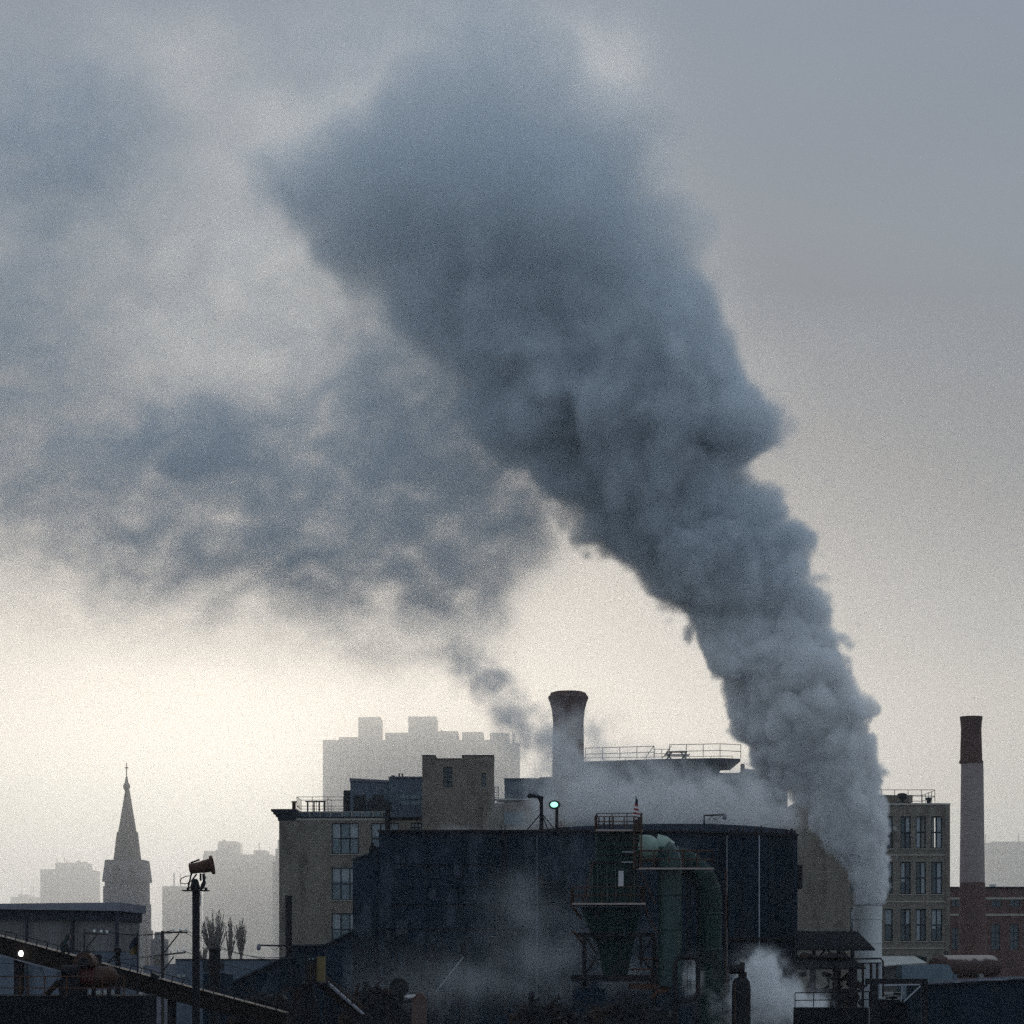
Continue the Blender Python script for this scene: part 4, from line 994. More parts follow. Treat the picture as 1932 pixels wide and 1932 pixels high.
# ducts: one from the collector over and down, one straight down
def arc(cx_, cz_, r, a0, a1, n, y): return [(cx_ + r * math.cos(R(a0 + (a1 - a0) * i / n)), y, cz_ + r * math.sin(R(a0 + (a1 - a0) * i / n))) for i in range(n + 1)]
yd = Y + 1.6
r = 24 * q
p0 = [(X(1206, Y), yd, Z(1617, Y)), (X(1232, Y), yd, Z(1617, Y))]
el = arc(X(1262, Y), Z(1698, Y), 80 * q, 90, 5, 8, yd)
path = [(X(1236, Y), yd, Z(1618, Y))] + el + [(X(1342, Y), yd, Z(1760, Y)), (X(1342, Y), yd, Z(1830, Y))]
d1 = MB().tube(path, r, 20).build("return_duct", "green", dc)
for p_, n_ in zip(el[1::2], range(9)):
    d = Vector((p_[0] - X(1262, Y), 0, p_[2] - Z(1698, Y))).normalized(); tn = Vector((-d.z, 0, d.x))
    MB().tube([Vector(p_) - tn * .05, Vector(p_) + tn * .05], r + .06, 20).build("duct_flange", "green2", d1)
for v in (1722, 1790): MB().lathe(X(1342, Y), yd, [(r + .07, Z(v + 1.5, Y)), (r + .07, Z(v - 1.5, Y))], 20).build("duct_flange", "green2", d1)
yd2 = Y - .6
r2 = 22.5 * q
d2 = MB().tube([(X(1263, Y), yd2, Z(1860, Y)), (X(1263, Y), yd2, Z(1650, Y))] + arc(X(1233, Y), Z(1630, Y), 30 * q, 0, 60, 4, yd2) , r2, 20).build("drop_duct", "green2", dc)
for v in (1690, 1755): MB().lathe(X(1263, Y), yd2, [(r2 + .06, Z(v + 1.5, Y)), (r2 + .06, Z(v - 1.5, Y))], 20).build("duct_flange", "green", d2)
m = MB(); c = P(1220, 1600, Y); m.rings([[(c.x + dx_, c.y + .9 + rr_ * math.cos(a), c.z + rr_ * math.sin(a)) for a in [2 * math.pi * k / 24 for k in range(24)]] for dx_, rr_ in ((-.6, .98), (.0, .98), (.35, .94), (.62, .82), (.8, .6), (.88, .3))]); m.build("pale_duct_end", "pale", dc, True)
m = MB().tube([P(1236, 1597, Y + 2.2), P(1248, 1600, Y + 2.2), P(1258, 1608, Y + 2.2)], .92, 20); m.build("pale_duct_collar", "pale", dc)
# pipework, stiffeners and stairs that clutter the collector
rc = random.Random(19)
for v in (1584, 1598, 1612, 1650, 1668, 1688): MB().pb(1125 if v < 1626 else 1114.6, 1206.4 if v < 1626 else 1202.6, v, v + 1.4, (Y if v < 1626 else Y - .5) - .1, .095).build("stiffener", "steel", dc)
for (u0, v0, u1, v1) in ((1120, 1626, 1098, 1706), (1206, 1640, 1236, 1705), (1214, 1706, 1240, 1762)):
    st_ = MB()
    for o_ in (0, .5): st_.bar(P(u0, v0, Y - 1.0 - o_), P(u1, v1, Y - 1.0 - o_), .08)
    for k in range(9): st_.bar(P(u0, v0, Y - 1.0).lerp(P(u1, v1, Y - 1.0), k / 8), P(u0, v0, Y - 1.5).lerp(P(u1, v1, Y - 1.5), k / 8), .06)
    st_.build("stair", "rust", dc)
for k in range(14):
    u = rc.uniform(1100, 1300); v = rc.uniform(1712, 1830); l = rc.uniform(14, 60)
    pts_ = [P(u, v, Y - .9 + k * .03), P(u, v + l, Y - .9 + k * .03)] if k % 2 else [P(u, v, Y - .9 + k * .03), P(u + l, v, Y - .9 + k * .03), P(u + l, v + 18, Y - .9 + k * .03)]
    MB().tube(pts_, rc.uniform(.04, .11), 6).build("pipe_run", rc.choice(("steel", "rust", "green2", "dark2")), dc)
for u in (1297, 1303, 1370): MB().tube([P(u, 1640, Y + .4), P(u, 1880, Y + .4)], .06, 6).build("conduit", rc.choice(("steel", "rust")), dc)
for (u, v) in ((1122, 1718), (1218, 1716), (1222, 1780), (1250, 1822), (1290, 1740)): MB().pb(u, u + rc.uniform(6, 12), v, v + rc.uniform(8, 16), Y - 1.3, .3).build("junction_box", rc.choice(("steel", "dark2", "roofd")), dc)
# the fan housing, hoop frame and valve at the foot of the ducts
m = MB(); m.lathe(X(1349, Y), yd, [(34 * q, Z(2000, Y)), (34 * q, Z(1872, Y)), (30 * q, Z(1856, Y)), (25.5 * q, Z(1829, Y))], 20); m.build("fan_housing", "green", dc, True)
Y2 = 168
m = MB()
hoop = [P(1274, 2100, Y2), P(1274, 1818, Y2), P(1276, 1810, Y2), P(1284, 1806.5, Y2), P(1308, 1806.5, Y2), P(1315, 1810, Y2), P(1317, 1818, Y2), P(1317, 1872, Y2), P(1311, 1884, Y2), P(1303, 1888, Y2), P(1278, 1888, Y2)]
m.tube(hoop, .17, 8); m.build("hoop_frame", "steel", label="dark rounded pipe hoop frame with steam showing through it", cat="pipe frame")
t = thing("relief_tank", "dark domed tank with a valve head beside the white steam puff", "tank", (X(1401, Y2), Y2 + 1, 0)); q2 = S * Y2
m = MB(); m.lathe(X(1401, Y2), Y2 + 1, [(18 * q2, 0), (18 * q2, Z(1866, Y2)), (16.5 * q2, Z(1853, Y2)), (12 * q2, Z(1846, Y2)), (5 * q2, Z(1843.6, Y2))], 20); m.build("tank", "steel", t, True)
MB().tube([P(1401, 1846, Y2 + 1), P(1401, 1834, Y2 + 1)], .3, 10).build("neck", "steel", t)
MB().tube([P(1376, 1828.5, Y2 + 1), P(1396, 1828.5, Y2 + 1)], .34, 12).build("valve_body", "steel", t)
MB().tube([P(1396, 1828.5, Y2 + 1), P(1404, 1829, Y2 + 1)], .5, 12).build("valve_flange", "steel", t)
MB().tube([P(1387, 2000, Y2 - .1), P(1387, 1856, Y2 - .1)], .05, 6).build("gauge_pipe", "oran", t)

# flag on the walkway
Yf = 169.5
t = thing("flag", "small furled striped red and white flag on the collector's top walkway", "flag", (X(1203, Yf), Yf, Z(1560, Yf)))
MB().tube([P(1205.5, 1560, Yf), P(1199.5, 1502.5, Yf)], .04, 6).build("flag_pole", "steel", t)
fl = [P(1200, 1506, Yf), P(1197.6, 1516, Yf), P(1196.2, 1524, Yf), P(1194.8, 1532, Yf), P(1194, 1539, Yf)]
for k in range(4):
    for j in range(2):
        a, b_ = fl[k].lerp(fl[k + 1], j / 2), fl[k].lerp(fl[k + 1], (j + 1) / 2); w = (.12 + .1 * (k + j / 2)); w2 = .12 + .1 * (k + (j + 1) / 2)
        m = MB(); m.rings([[a + Vector((0, -.08, 0)), a + Vector((w, -.14, -.1)), a + Vector((w, .06, -.1)), a + Vector((0, .08, 0))], [b_ + Vector((0, -.08, 0)), b_ + Vector((w2, -.14, -.1)), b_ + Vector((w2, .06, -.1)), b_ + Vector((0, .08, 0))]])
        m.build("flag_canton" if k == 0 else "flag_stripe", "fblue" if k == 0 else ("fred" if j == 0 else "fwhite"), t)

# ================================================================ steel smoke stack and right hand yard
Y = 205
t = thing("steel_stack", "wide galvanised steel stack pouring out the great smoke plume", "smokestack", (X(1640.5, Y), Y + 1.2, 0)); q = S * Y
MB().lathe(X(1640.5, Y), Y + 1.2, [(27.2 * q, Z(2300, Y)), (27.2 * q, Z(1732.5, Y)), (27.8 * q, Z(1732.4, Y)), (27.8 * q, Z(1706, Y)), (26 * q, Z(1706, Y)), (26 * q, Z(1745, Y))], 40, False).build("shell", "galv", t, True)
for v in (1733, 1778): MB().lathe(X(1640.5, Y), Y + 1.2, [(28.3 * q, Z(v + .9, Y)), (28.3 * q, Z(v - .9, Y))], 40).build("seam_ring", "galv", t)
MB().lathe(X(1640.5, Y), Y + 1.2, [(28.4 * q, Z(1708, Y)), (28.4 * q, Z(1706.2, Y)), (26.1 * q, Z(1706.1, Y)), (26.1 * q, Z(1708, Y))], 40, False).build("rim", "fascia", t)

Y = 183
t = thing("canopy", "black sheet canopy roof sloping towards the yard beside the ribbed bay", "canopy", (X(1570, Y), Y + 2, 0))
MB().quad(P(1500, 1790, Y - 1.2), P(1651, 1790.5, Y - 1.2), P(1618, 1757, Y + 4), P(1500, 1756.5, Y + 4), .12).build("roof", "soot", t)
for u in (1536, 1583, 1609):
    for yy in (Y - .6, Y + 3.4): MB().pb(u - 3.4, u + 3.4, 1788 if yy < Y else 1768, 2300, yy, .24).build("post", "steel", t)
for a, c in ((1540, 1556), (1605, 1590), (1579, 1562)): MB().bar(P(a, 1812, Y - .5), P(c, 1793, Y - .5), .12).build("brace", "steel", t)
MB().pb(1503, 1640, 1786.5, 1789.5, Y - .9, .14).build("eave_beam", "steel", t)
Y = 180
t = thing("canopy", "lower tattered dark canopy underneath the larger black canopy", "canopy", (X(1565, Y), Y + 2, 0))
MB().quad(P(1500, 1826, Y - 1.2), P(1634, 1825, Y - 1.2), P(1604, 1806, Y + 2.4), P(1500, 1802, Y + 2.4), .14).build("roof", "soot", t)
MB().pp([(1502, 1806), (1520, 1797), (1534, 1801), (1550, 1804), (1566, 1799), (1572, 1797), (1590, 1800), (1593, 1795), (1600, 1806)], Y + 1, 1.5).build("load", "scrap", t)
for u in (1533, 1576, 1606): MB().pb(u - 4.4, u + 4.4, 1826, 2300, Y - .9, .3).build("post", "steel", t)
for a, c in ((1539, 1573), (1580, 1602)):
    MB().pb(a, c, 1866, 1900, Y - .4, .5).build("infill_panel", "scrap", t)
sp_ = MB()
rs = random.Random(11)
for k in range(34):
    u = rs.uniform(1506, 1625); v = rs.uniform(1838, 1892); w = rs.uniform(4, 12); c = P(u, v, 182 + rs.uniform(0, 3)); a = Vector((rs.uniform(-1, 1), rs.uniform(-.5, .5), rs.uniform(-.7, .7))) * w * .04
    sp_.bar(c - a, c + a, rs.uniform(.1, .45), rs.uniform(.1, .5))
sp_.build("scrap_heap", "scrap", label="tangled dark scrap heaped underneath the tattered canopy", cat="scrap heap")


Y = 178
t = thing("pipe_rack", "dark steel pipe cage standing in front of the galvanised stack", "pipe rack", (X(1640, Y), Y + 1, 0))
MB().tube([P(1612, 1809, Y), P(1662, 1808.5, Y), P(1666, 1814, Y), P(1666, 2000, Y)], .075, 6).build("frame", "steel", t)
MB().tube([P(1612, 1818, Y + .6), P(1663, 1817, Y + .6)], .06, 6).build("rail", "steel", t)
for u, mt in ((1615, "steel"), (1628, "steel"), (1636, "pipe"), (1643, "steel"), (1648.5, "pipe"), (1654.5, "steel"), (1660, "pipe")): MB().tube([P(u, 1818, Y + .6), P(u, 2000, Y + .6)], .10 if mt == "steel" else .12, 6).build("upright_pipe", mt, t)

Y = 208
t = thing("loading_shed", "low grey loading shed with a pale sheet roof at the foot of the mill", "shed", (X(1705, Y), Y + 2, 0))
MB().quad(P(1664, 1822, Y - 1), P(1749, 1816, Y - 1), P(1725, 1804, Y + 4), P(1664, 1804, Y + 4), .1).build("roof", "paleroof", t)
MB().pb(1666, 1747, 1821, 2300, Y, 4).build("wall", "siding", t)
MB().pp([(1730, 1803), (1748, 1806), (1749, 1818), (1741, 1814)], Y + 3, .3).build("gable_panel", "green", t)
Y = 196
t = thing("shipping_container", "faded pale blue container with a chamfered end beside the rusty tank", "container", (X(1750, Y), Y + 1, 0))
MB().pp([(1702, 2200), (1796, 2200), (1796, 1862), (1798, 1836), (1791, 1821), (1785, 1820), (1702, 1821)], Y, 3).build("body", "bluebox", t)
MB().pp([(1783, 2200), (1806, 2200), (1806, 1840), (1799, 1836)], Y + .2, 2.6).build("dark_end", "bluewall", t)
Y = 200
t = thing("storage_tank", "long horizontal rust red storage tank frosted white along its top", "tank", (X(1820, Y), Y + 1, 0)); q = S * Y
a = P(1770, 1818, Y); b_ = P(1872, 1822, Y + 5); a.z = b_.z = Z(1824, Y); r = 21 * q
dv_ = (b_ - a).normalized()
MB().tube([a - dv_ * .55, a - dv_ * .38, a, b_, b_ + dv_ * .4, b_ + dv_ * .6], [r * .35, r * .8, r, r, r * .8, r * .3], 28).build("shell", "rust2", t, True)
MB().tube([a + dv_ * .4 + Vector((0, 0, .02)), b_ - dv_ * .3 + Vector((0, 0, .02))], r + .02, 28).build("frosted_jacket", frosted("frosted_rust", (0.065, 0.036, 0.032), (0.36, 0.31, 0.28)), t, True)
for u in (1784, 1852): MB().pb(u - 4, u + 4, 1838, 2200, Y + 1.5, 1.2).build("saddle", "conc", t)
for u in (1783, 1788): MB().tube([P(u, 1812, Y + .9), P(u, 1796, Y + .9)], .07, 6).build("vent_pipe", "steel", t)
MB().pb(1782, 1790, 1795, 1797, Y + .7, .4).build("vent_cap", "steel", t)

Y = 150
t = thing("dark_roof", "dark tar roofed shed low in the corner below the rusty tank", "shed", (X(1780, Y), Y + 2, 0))
MB().pp([(1745, 2300), (1960, 2300), (1960, 1846), (1899, 1849), (1745, 1859)], Y, 7).build("wall", "dark2", t)
MB().pp([(1744, 1859), (1962, 1846), (1962, 1843.8), (1744, 1856.6)], Y - .3, 7.8).build("roof", "roofd", t)
for (a, c, v) in ((1846, 1900, 1848.2), (1800, 1812, 1852.5)): MB().pb(a, c, v - .2, v + 1.2, Y - .36, .05).build("gutter", "pipe", t)
Y = 146
MB().box((X(1660, 158), 158, 0), (X(1742, 158), 160, Z(1886, 158))).build("loading_dock", "soot", label="low dark loading dock under the pale pallets", cat="dock")
t = thing("gantry", "dark steel gantry with a pale diagonal strut in front of the yard clutter", "gantry", (X(1692, Y), Y, 0))
MB().pb(1634, 1750, 1846.5, 1856.5, Y, .4).build("top_beam", "steel", t)
MB().pb(1646.5, 1657.5, 1856.6, 2300, Y + .02, .36).build("post", "steel", t); MB().pb(1742, 1751, 1852, 2300, Y + .45, .3).build("post", "steel", t)
MB().bar(P(1668, 1858.6, Y - .1), P(1735, 1857.4, Y - .1), .06, .09).build("pale_rail", "pipe", t)
MB().bar(P(1737, 1860, Y - .1), P(1705, 1890, Y - .1), .08).build("pale_strut", "pipe", t)
MB().bar(P(1702, 1861, Y - .1), P(1700, 1890, Y - .1), .06).build("hanger", "pipe", t)
MB().bar(P(1637, 1857, Y + .1), P(1606, 1880, Y + .1), .14).build("brace", "steel", t)
m = MB()
for k in range(9):
    u = rs.uniform(1668, 1702); c = P(u, rs.uniform(1872, 1884), 158); m.box((c.x - .3, c.y, c.z - .12), (c.x + .25, c.y + .5, c.z + .1 * rs.random()))
m.build("pallet_pile", "paleroof", label="pale broken pallets piled behind the gantry", cat="pallet pile")
m = MB(); railing(m, [P(1500, 1902, 165), P(1640, 1900, 165)], Z(1872, 165) - Z(1901, 165), 1.3, .035); m.box((X(1500, 165), 165.2, 0), (X(1640, 165), 166, Z(1901, 165))); m.build("yard_fence", "soot", label="low rail fence in front of the scrap heap", cat="fence")
# ================================================================ left side: shed, poles, conveyor
Y = 165
t = thing("shed", "grey corrugated shed with a pale roof fascia behind the conveyor", "shed", (X(100, Y), Y + 5, 0))
MB().pp([(-60, 1705.5), (224.5, 1702.5), (224.5, 1718.5), (-60, 1714.5)], Y - 1.2, 12).build("roof", "fascia", t)
MB().pp([(-60, 1714.6), (221.5, 1718.6), (221.5, 1737), (-60, 1733)], Y - .8, 11).build("eave_recess", "louver", t)  # dark colour stands in for the shade in the open gap under the eave
MB().pp([(-60, 1733.1), (219, 1737.1), (219, 1794.5), (-60, 1794.5)], Y - .4, 10.4).build("siding", "siding", t)
MB().pp([(-60, 1794.6), (219, 1794.6), (219, 2200), (-60, 2200)], Y - .3, 10.2).build("lower_wall", "bluewall", t)
for u in (49.5, 135.5, 220): MB().pb(u - (2 if u < 200 else 3.4), u + (2 if u < 200 else 3.4), 1716 if u > 200 else 1735, 2200, Y - .75 if u < 200 else Y - 1.1, .3).build("post", "louver", t)

# town edge behind the poles
Y = 192
t = thing("flat_roofed_store", "low slate blue flat roofed store behind the fog cannon pole", "store", (X(430, Y), Y + 3, 0))
MB().pb(331, 526, 1811, 2200, Y, 6).build("wall", "bluewall", t); MB().pb(330, 526.5, 1809.3, 1811, Y - .1, 6.2).build("roof_edge", "tar", t)
for a, c, v0, v1, mt in ((383, 396, 1813, 1833, "sash"), (334, 341, 1838, 1845, "paleroof"), (343, 350, 1839, 1843, "paleroof"), (410, 422, 1815, 1830, "sash")): MB().pb(a, c, v0, v1, Y - .06, .05).build("door_panel", mt, t)
Y = 236
MB().pp([(270, 2300), (334, 2300), (334, 1818), (316, 1819), (300, 1821), (270, 1822)], Y, 8).build("store_house", "fascia", label="pale low house at the foot of the church in mist", cat="house")
Y = 350
MB().pp([(284, 2200), (303, 2200), (303, 1772), (296, 1770), (294, 1758), (292, 1758), (291, 1770), (284, 1774)], Y, 8).build("terrace_house", "stone", label="misty house gable with a chimney between church and crossarm pole", cat="house")

m = MB(); Y = 132
m.lathe(X(405, Y), Y, [(10.8 * S * Y, 0), (10.8 * S * Y, Z(1794, Y)), (12 * S * Y, Z(1793.8, Y)), (12 * S * Y, Z(1790, Y)), (10 * S * Y, Z(1787.5, Y)), (8 * S * Y, Z(1787.5, Y)), (8 * S * Y, Z(1800, Y))], 20, False)
m.build("vent_stack", "steel", smooth=True, label="stubby wide black stack in front of the bare trees", cat="stack")
m = MB(); Y = 140; m.pp([(383, 2200), (432, 2200), (432, 1838), (424, 1836), (383, 1836)], Y, 2); m.build("dumpster", "dark2", label="dark blue dumpster behind the stubby black stack", cat="dumpster")

# utility poles, arms reaching to one side
def pole(u, vt, Y, arms, label, w=6.2):
    t = thing("utility_pole", label, "utility pole", (X(u, Y), Y, 0), "timber utility poles with side arms")
    MB().lathe(X(u, Y), Y, [(w * .6 * S * Y, 0), (w * .5 * S * Y, Z(vt, Y))], 10).build("post", "wood", t, True)
    for (a, va, c, vc, bu, bv, ins) in arms:
        ar = MB().bar(P(a, va, Y - .12), P(c, vc, Y - .12), .09).build("crossarm", "wood", t)
        for k in ins:
            p = P(k, va + (vc - va) * (k - a) / (c - a), Y - .12); m = MB(); m.lathe(p.x, p.y, [(.03, p.z + .04), (.03, p.z + .09), (.07, p.z + .1), (.06, p.z + .18), (.03, p.z + .2)], 8); m.build("insulator", "galv", ar)
        MB().bar(P(bu, va + 2, Y - .1), P(u + 3, bv, Y - .1), .07).build("brace", "wood", t)
    return t
pole(306.7, 1756, 135, [(308, 1759, 354, 1759, 338, 1797, (327.5, 339.5, 351)), (300, 1802.5, 350.5, 1797, 328, 1830, (322, 335, 347))], "timber pole with two braced crossarms beside the fog cannon")
pole(159, 1753, 128, [(157, 1760, 203, 1763, 184, 1790, (178, 191, 202))], "short pole with one braced crossarm against the corrugated shed", 3.4)
GW = "overhead wires between the poles"
def wire(a, b, sag, lab, r=.018):
    a, b = Vector(a), Vector(b); n = 16
    MB().tube([a.lerp(b, i / n) - Vector((0, 0, sag * 4 * (i / n) * (1 - i / n))) for i in range(n + 1)], r, 4).build("overhead_wire", "steel", label=lab, cat="wire", group=GW)
for k, (u0, u1) in enumerate(((191, 327.5), (202, 351))):
    wire(P(u0, 1757, 128), P(u1, 1754.5, 135), .25, ["upper overhead wire from the shed pole to the crossarm pole", "outer overhead wire from the shed pole to the crossarm pole"][k])
for k, (u0, v0, u1, v1) in enumerate(((339.5, 1755, 530, 1806), (351, 1755, 545, 1811), (347, 1794, 560, 1830))):
    wire(P(u0, v0, 135), P(u1, v1, 176), .5, ["overhead wire running from the upper crossarm down behind the bare trees", "overhead wire leaving the upper crossarm tip towards the mill corner", "overhead wire leaving the lower crossarm towards the low shed"][k])
wire(P(-40, 1815, 128), P(322, 1799, 135), .3, "overhead wire along the shed wall to the lower crossarm")
t = thing("lamp_post", "thick dark post with a boxy head and brace behind the flag", "post", (X(221, 122), 122, 0)); Y = 122
MB().pb(218, 226, 1795, 2200, Y, .2).build("post", "steel", t); MB().pp([(215, 1797), (215, 1790), (218, 1787.5), (226, 1788), (228, 1791), (227, 1797)], Y - .15, .5).build("head", "steel", t)
MB().bar(P(217, 1803, Y), P(200, 1822, Y), .09).build("brace", "steel", t)

# fog cannon on its pole
Y = 115
t = thing("fog_cannon", "rust brown barrel fog cannon aimed upwards on a tall black pole", "fog cannon", (X(369, Y), Y, 0)); q = S * Y
MB().pb(362.6, 375.4, 1681, 2400, Y - .15, .32).build("pole", "steel", t)
MB().box((X(345, Y), Y - .5, Z(1681.4, Y)), (X(393, Y), Y + .5, Z(1679.4, Y))).build("base_plate", "steel", t)
b0 = P(357.7, 1640, Y); b1 = P(402.5, 1631.5, Y); ax = (b1 - b0).normalized()
L_ = (b1 - b0).length
pr = [(0, 9.4), (.02, 11.6), (.06, 11.6), (.07, 9.6), (.3, 10.2), (.62, 12.0), (.88, 12.6), (.89, 17.5), (.95, 18.2), (1.0, 17.6), (1.0, 14.5), (.8, 11)]
up = Vector((0, 0, 1)); n1 = ax.cross(up).normalized(); n2 = n1.cross(ax)
m = MB(); m.rings([[b0 + ax * L_ * s_ + (n1 * math.cos(2 * math.pi * k / 24) + n2 * math.sin(2 * math.pi * k / 24)) * r_ * q for k in range(24)] for s_, r_ in pr]); m.build("barrel", "rust", t, True)
m = MB(); m.tube([b0 + ax * .1 + n2 * .28, b0 + ax * .55 + n2 * .36], .05, 6); m.build("top_pipe", "steel", t)
for (a, va, c, vc, w) in ((361, 1649, 356, 1671, .07), (371, 1649, 360, 1664, .07), (378.5, 1648, 378.5, 1662, .09), (384, 1648, 385, 1664, .12), (387, 1653, 383, 1668, .09), (356, 1664, 356, 1676, .08)):
    MB().bar(P(a, va, Y - .05), P(c, vc, Y - .05), w).build("cradle_strut", "steel", t)
m = MB(); m.lathe(X(368, Y), Y, [(.2, Z(1680, Y)), (.24, Z(1674, Y)), (.16, Z(1662, Y)), (.1, Z(1658, Y))], 12); m.build("turntable", "steel", t, True)
MB().pp([(376, 1681), (379, 1668), (384, 1660), (388, 1664), (384, 1676)], Y - .1, .25).build("drive_housing", "steel", t)
MB().tube([P(361, 1652.5, Y - .1), P(351, 1653, Y - .1), P(343, 1657, Y - .1), P(339.5, 1662, Y - .1), P(341, 1666.5, Y - .1), P(347, 1667.5, Y - .1), P(356, 1667, Y - .1)], .024, 6).build("hose", "steel", t)
MB().tube([P(377, 1683, Y - .1), P(378.5, 1695, Y - .1), P(378, 1706, Y - .1), P(375.5, 1711, Y - .1)], .025, 6).build("cable", "pipe", t)
for u in (354, 388): MB().pb(u - 2, u + 2, 1674.5, 1679.2, Y - .3, .3).build("foot_clamp", "steel", t)
MB().pb(353, 384, 1674.4, 1676, Y - .2, .3).build("cross_bar", "steel", t)

# bare trees
def bare_tree(u, Y, vtop, spread, n, seed, label, vb=1803):
    rs = random.Random(seed)
    t = thing("bare_tree", label, "tree", (X(u, Y), Y, 0), "leafless upright trees behind the black stack")
    q = S * Y; base = Vector((X(u, Y), Y, 0)); zb = Z(vb, Y); H = Z(vtop, Y) - zb
    tr = MB(); tr.tube([base, base + Vector((.05, 0, zb * .5)), base + Vector((0, 0, zb))], [.32, .26, .2], 8); tr.build("trunk", "bark", t, True)
    cr = MB()
    for k in range(n):
        a = rs.uniform(0, 2 * math.pi); s_ = math.sqrt(rs.random()) * spread * q * 1.15; hh = H * rs.uniform(.62, 1.0) * (1 - .25 * (s_ / (spread * q)) ** 2)
        p0 = base + Vector((0, 0, zb - rs.uniform(0, .8))); tip = Vector((base.x + s_ * math.cos(a), base.y + s_ * math.sin(a), zb + hh))
        pth = []
        for i in range(7):
            f = i / 6; b_ = f ** .8
            pth.append(Vector((p0.x + (tip.x - p0.x) * b_ + rs.uniform(-.05, .05), p0.y + (tip.y - p0.y) * b_, p0.z + (tip.z - p0.z) * f)))
        cr.tube(pth, [.11 * (1 - .75 * i / 6) for i in range(7)], 5)
        for i in range(2, 7):
            for _ in range(5):
                st_ = pth[i - 1].lerp(pth[i], rs.random()); l = rs.uniform(.5, 1.5) * (1.15 - i / 8)
                d = Vector((rs.uniform(-.42, .42), rs.uniform(-.42, .42), 1.0)).normalized(); e = st_ + d * l
                cr.tube([st_, st_.lerp(e, .5) + Vector((rs.uniform(-.05, .05), 0, 0)), e], [.05, .04, .02], 3)
    cr.build("crown", "bark", t)
    return t
bare_tree(404, 330, 1713, 23, 34, 5, "tallest leafless tree right above the stubby black stack")
bare_tree(434, 336, 1726, 8, 12, 8, "slim leafless tree in the middle of the group")
bare_tree(455, 333, 1730, 14, 18, 12, "leafless tree nearest the mill corner")
bare_tree(383, 340, 1776, 8, 12, 21, "small leafless bush tree between cannon pole and black stack", 1826)
bare_tree(296, 345, 1796, 9, 12, 23, "low leafless bush tree beside the crossarm pole", 1832)

# conveyor
Y = 118
def cv(u): return 1776.5 + (u - 33) * .2687                     # the top edge of the gallery
t = thing("conveyor", "long grimy inclined conveyor gallery running down across the corner", "conveyor", (X(200, Y), Y + 1, 0))
def sl(u0, u1, d0, d1, y, dep, nm, mt): return MB().prism([(X(u, Y), Z(cv(u) + d, Y)) for u, d in ((u0, d0), (u1, d0), (u1, d1), (u0, d1))], y, y + dep).build(nm, mt, t)
sl(-60, 540, 0, 30, Y, 1.6, "gallery_side", "belt"); sl(-60, 540, -1.6, .2, Y - .1, 1.8, "top_chord", "steel"); sl(-60, 540, 29.8, 32.5, Y - .1, 1.8, "bottom_chord", "steel")
sl(-60, 210, 33, 35.5, Y - .2, .06, "cable_tray", "fascia")
m = MB(); n = 30
for i in range(n + 1):
    u = -50 + 590 * i / n
    if 105 < u < 215 and i % 2: continue
    m.bar(P(u, cv(u), Y), P(u + 2.5, cv(u) - 13, Y), .045)
m.bar(P(-60, cv(-60) - 13.2, Y), P(540, cv(540) - 13.2, Y), .04)
m.build("hand_rail", "steel", t)
MB().pp([(285, cv(285)), (297, cv(297)), (298, cv(297) - 7), (288, cv(287) - 10)], Y + .1, .6).build("motor_box", "steel", t)
for u in (30, 320, 470):
    for yy in (Y + .1, Y + 1.3): MB().box((X(u, Y) - .12, yy, 0), (X(u, Y) + .12, yy + .22, Z(cv(u) + 30, Y))).build("trestle_leg", "steel", t)
for a, c in ((112, 85), (75, 100), (118, 140)): MB().bar(P(a, cv(a) + 33, Y + .3), P(c, 1900, Y + .3), .14).build("trestle_brace", "bluewall", t)
for u in (118, 126): MB().bar(P(u, cv(u) + 33, Y + .3), P(u, 2000, Y + .3), .16).build("trestle_leg", "bluewall", t)
m = MB(); c = P(40, 1799, Y - .3); 
lp = thing("work_lamp", "glowing white work lamp at the edge by the conveyor", "lamp", c)
m.rings([[(c.x + dx_, c.y + r_ * math.cos(a), c.z + r_ * math.sin(a)) for a in [2 * math.pi * k / 14 for k in range(14)]] for dx_, r_ in ((-.12, .06), (-.07, .13), (.01, .15), (.06, .13), (.09, .05))]); m.build("lamp_glass", "lampw", lp, True)
MB().bar(c + Vector((-.28, 0, -.02)), c + Vector((-.14, 0, 0)), .24).build("lamp_body", "steel", lp)
MB().bar(c + Vector((-.24, .02, -.02)), c + Vector((-.24, .5, .1)), .06).build("bracket", "steel", lp)

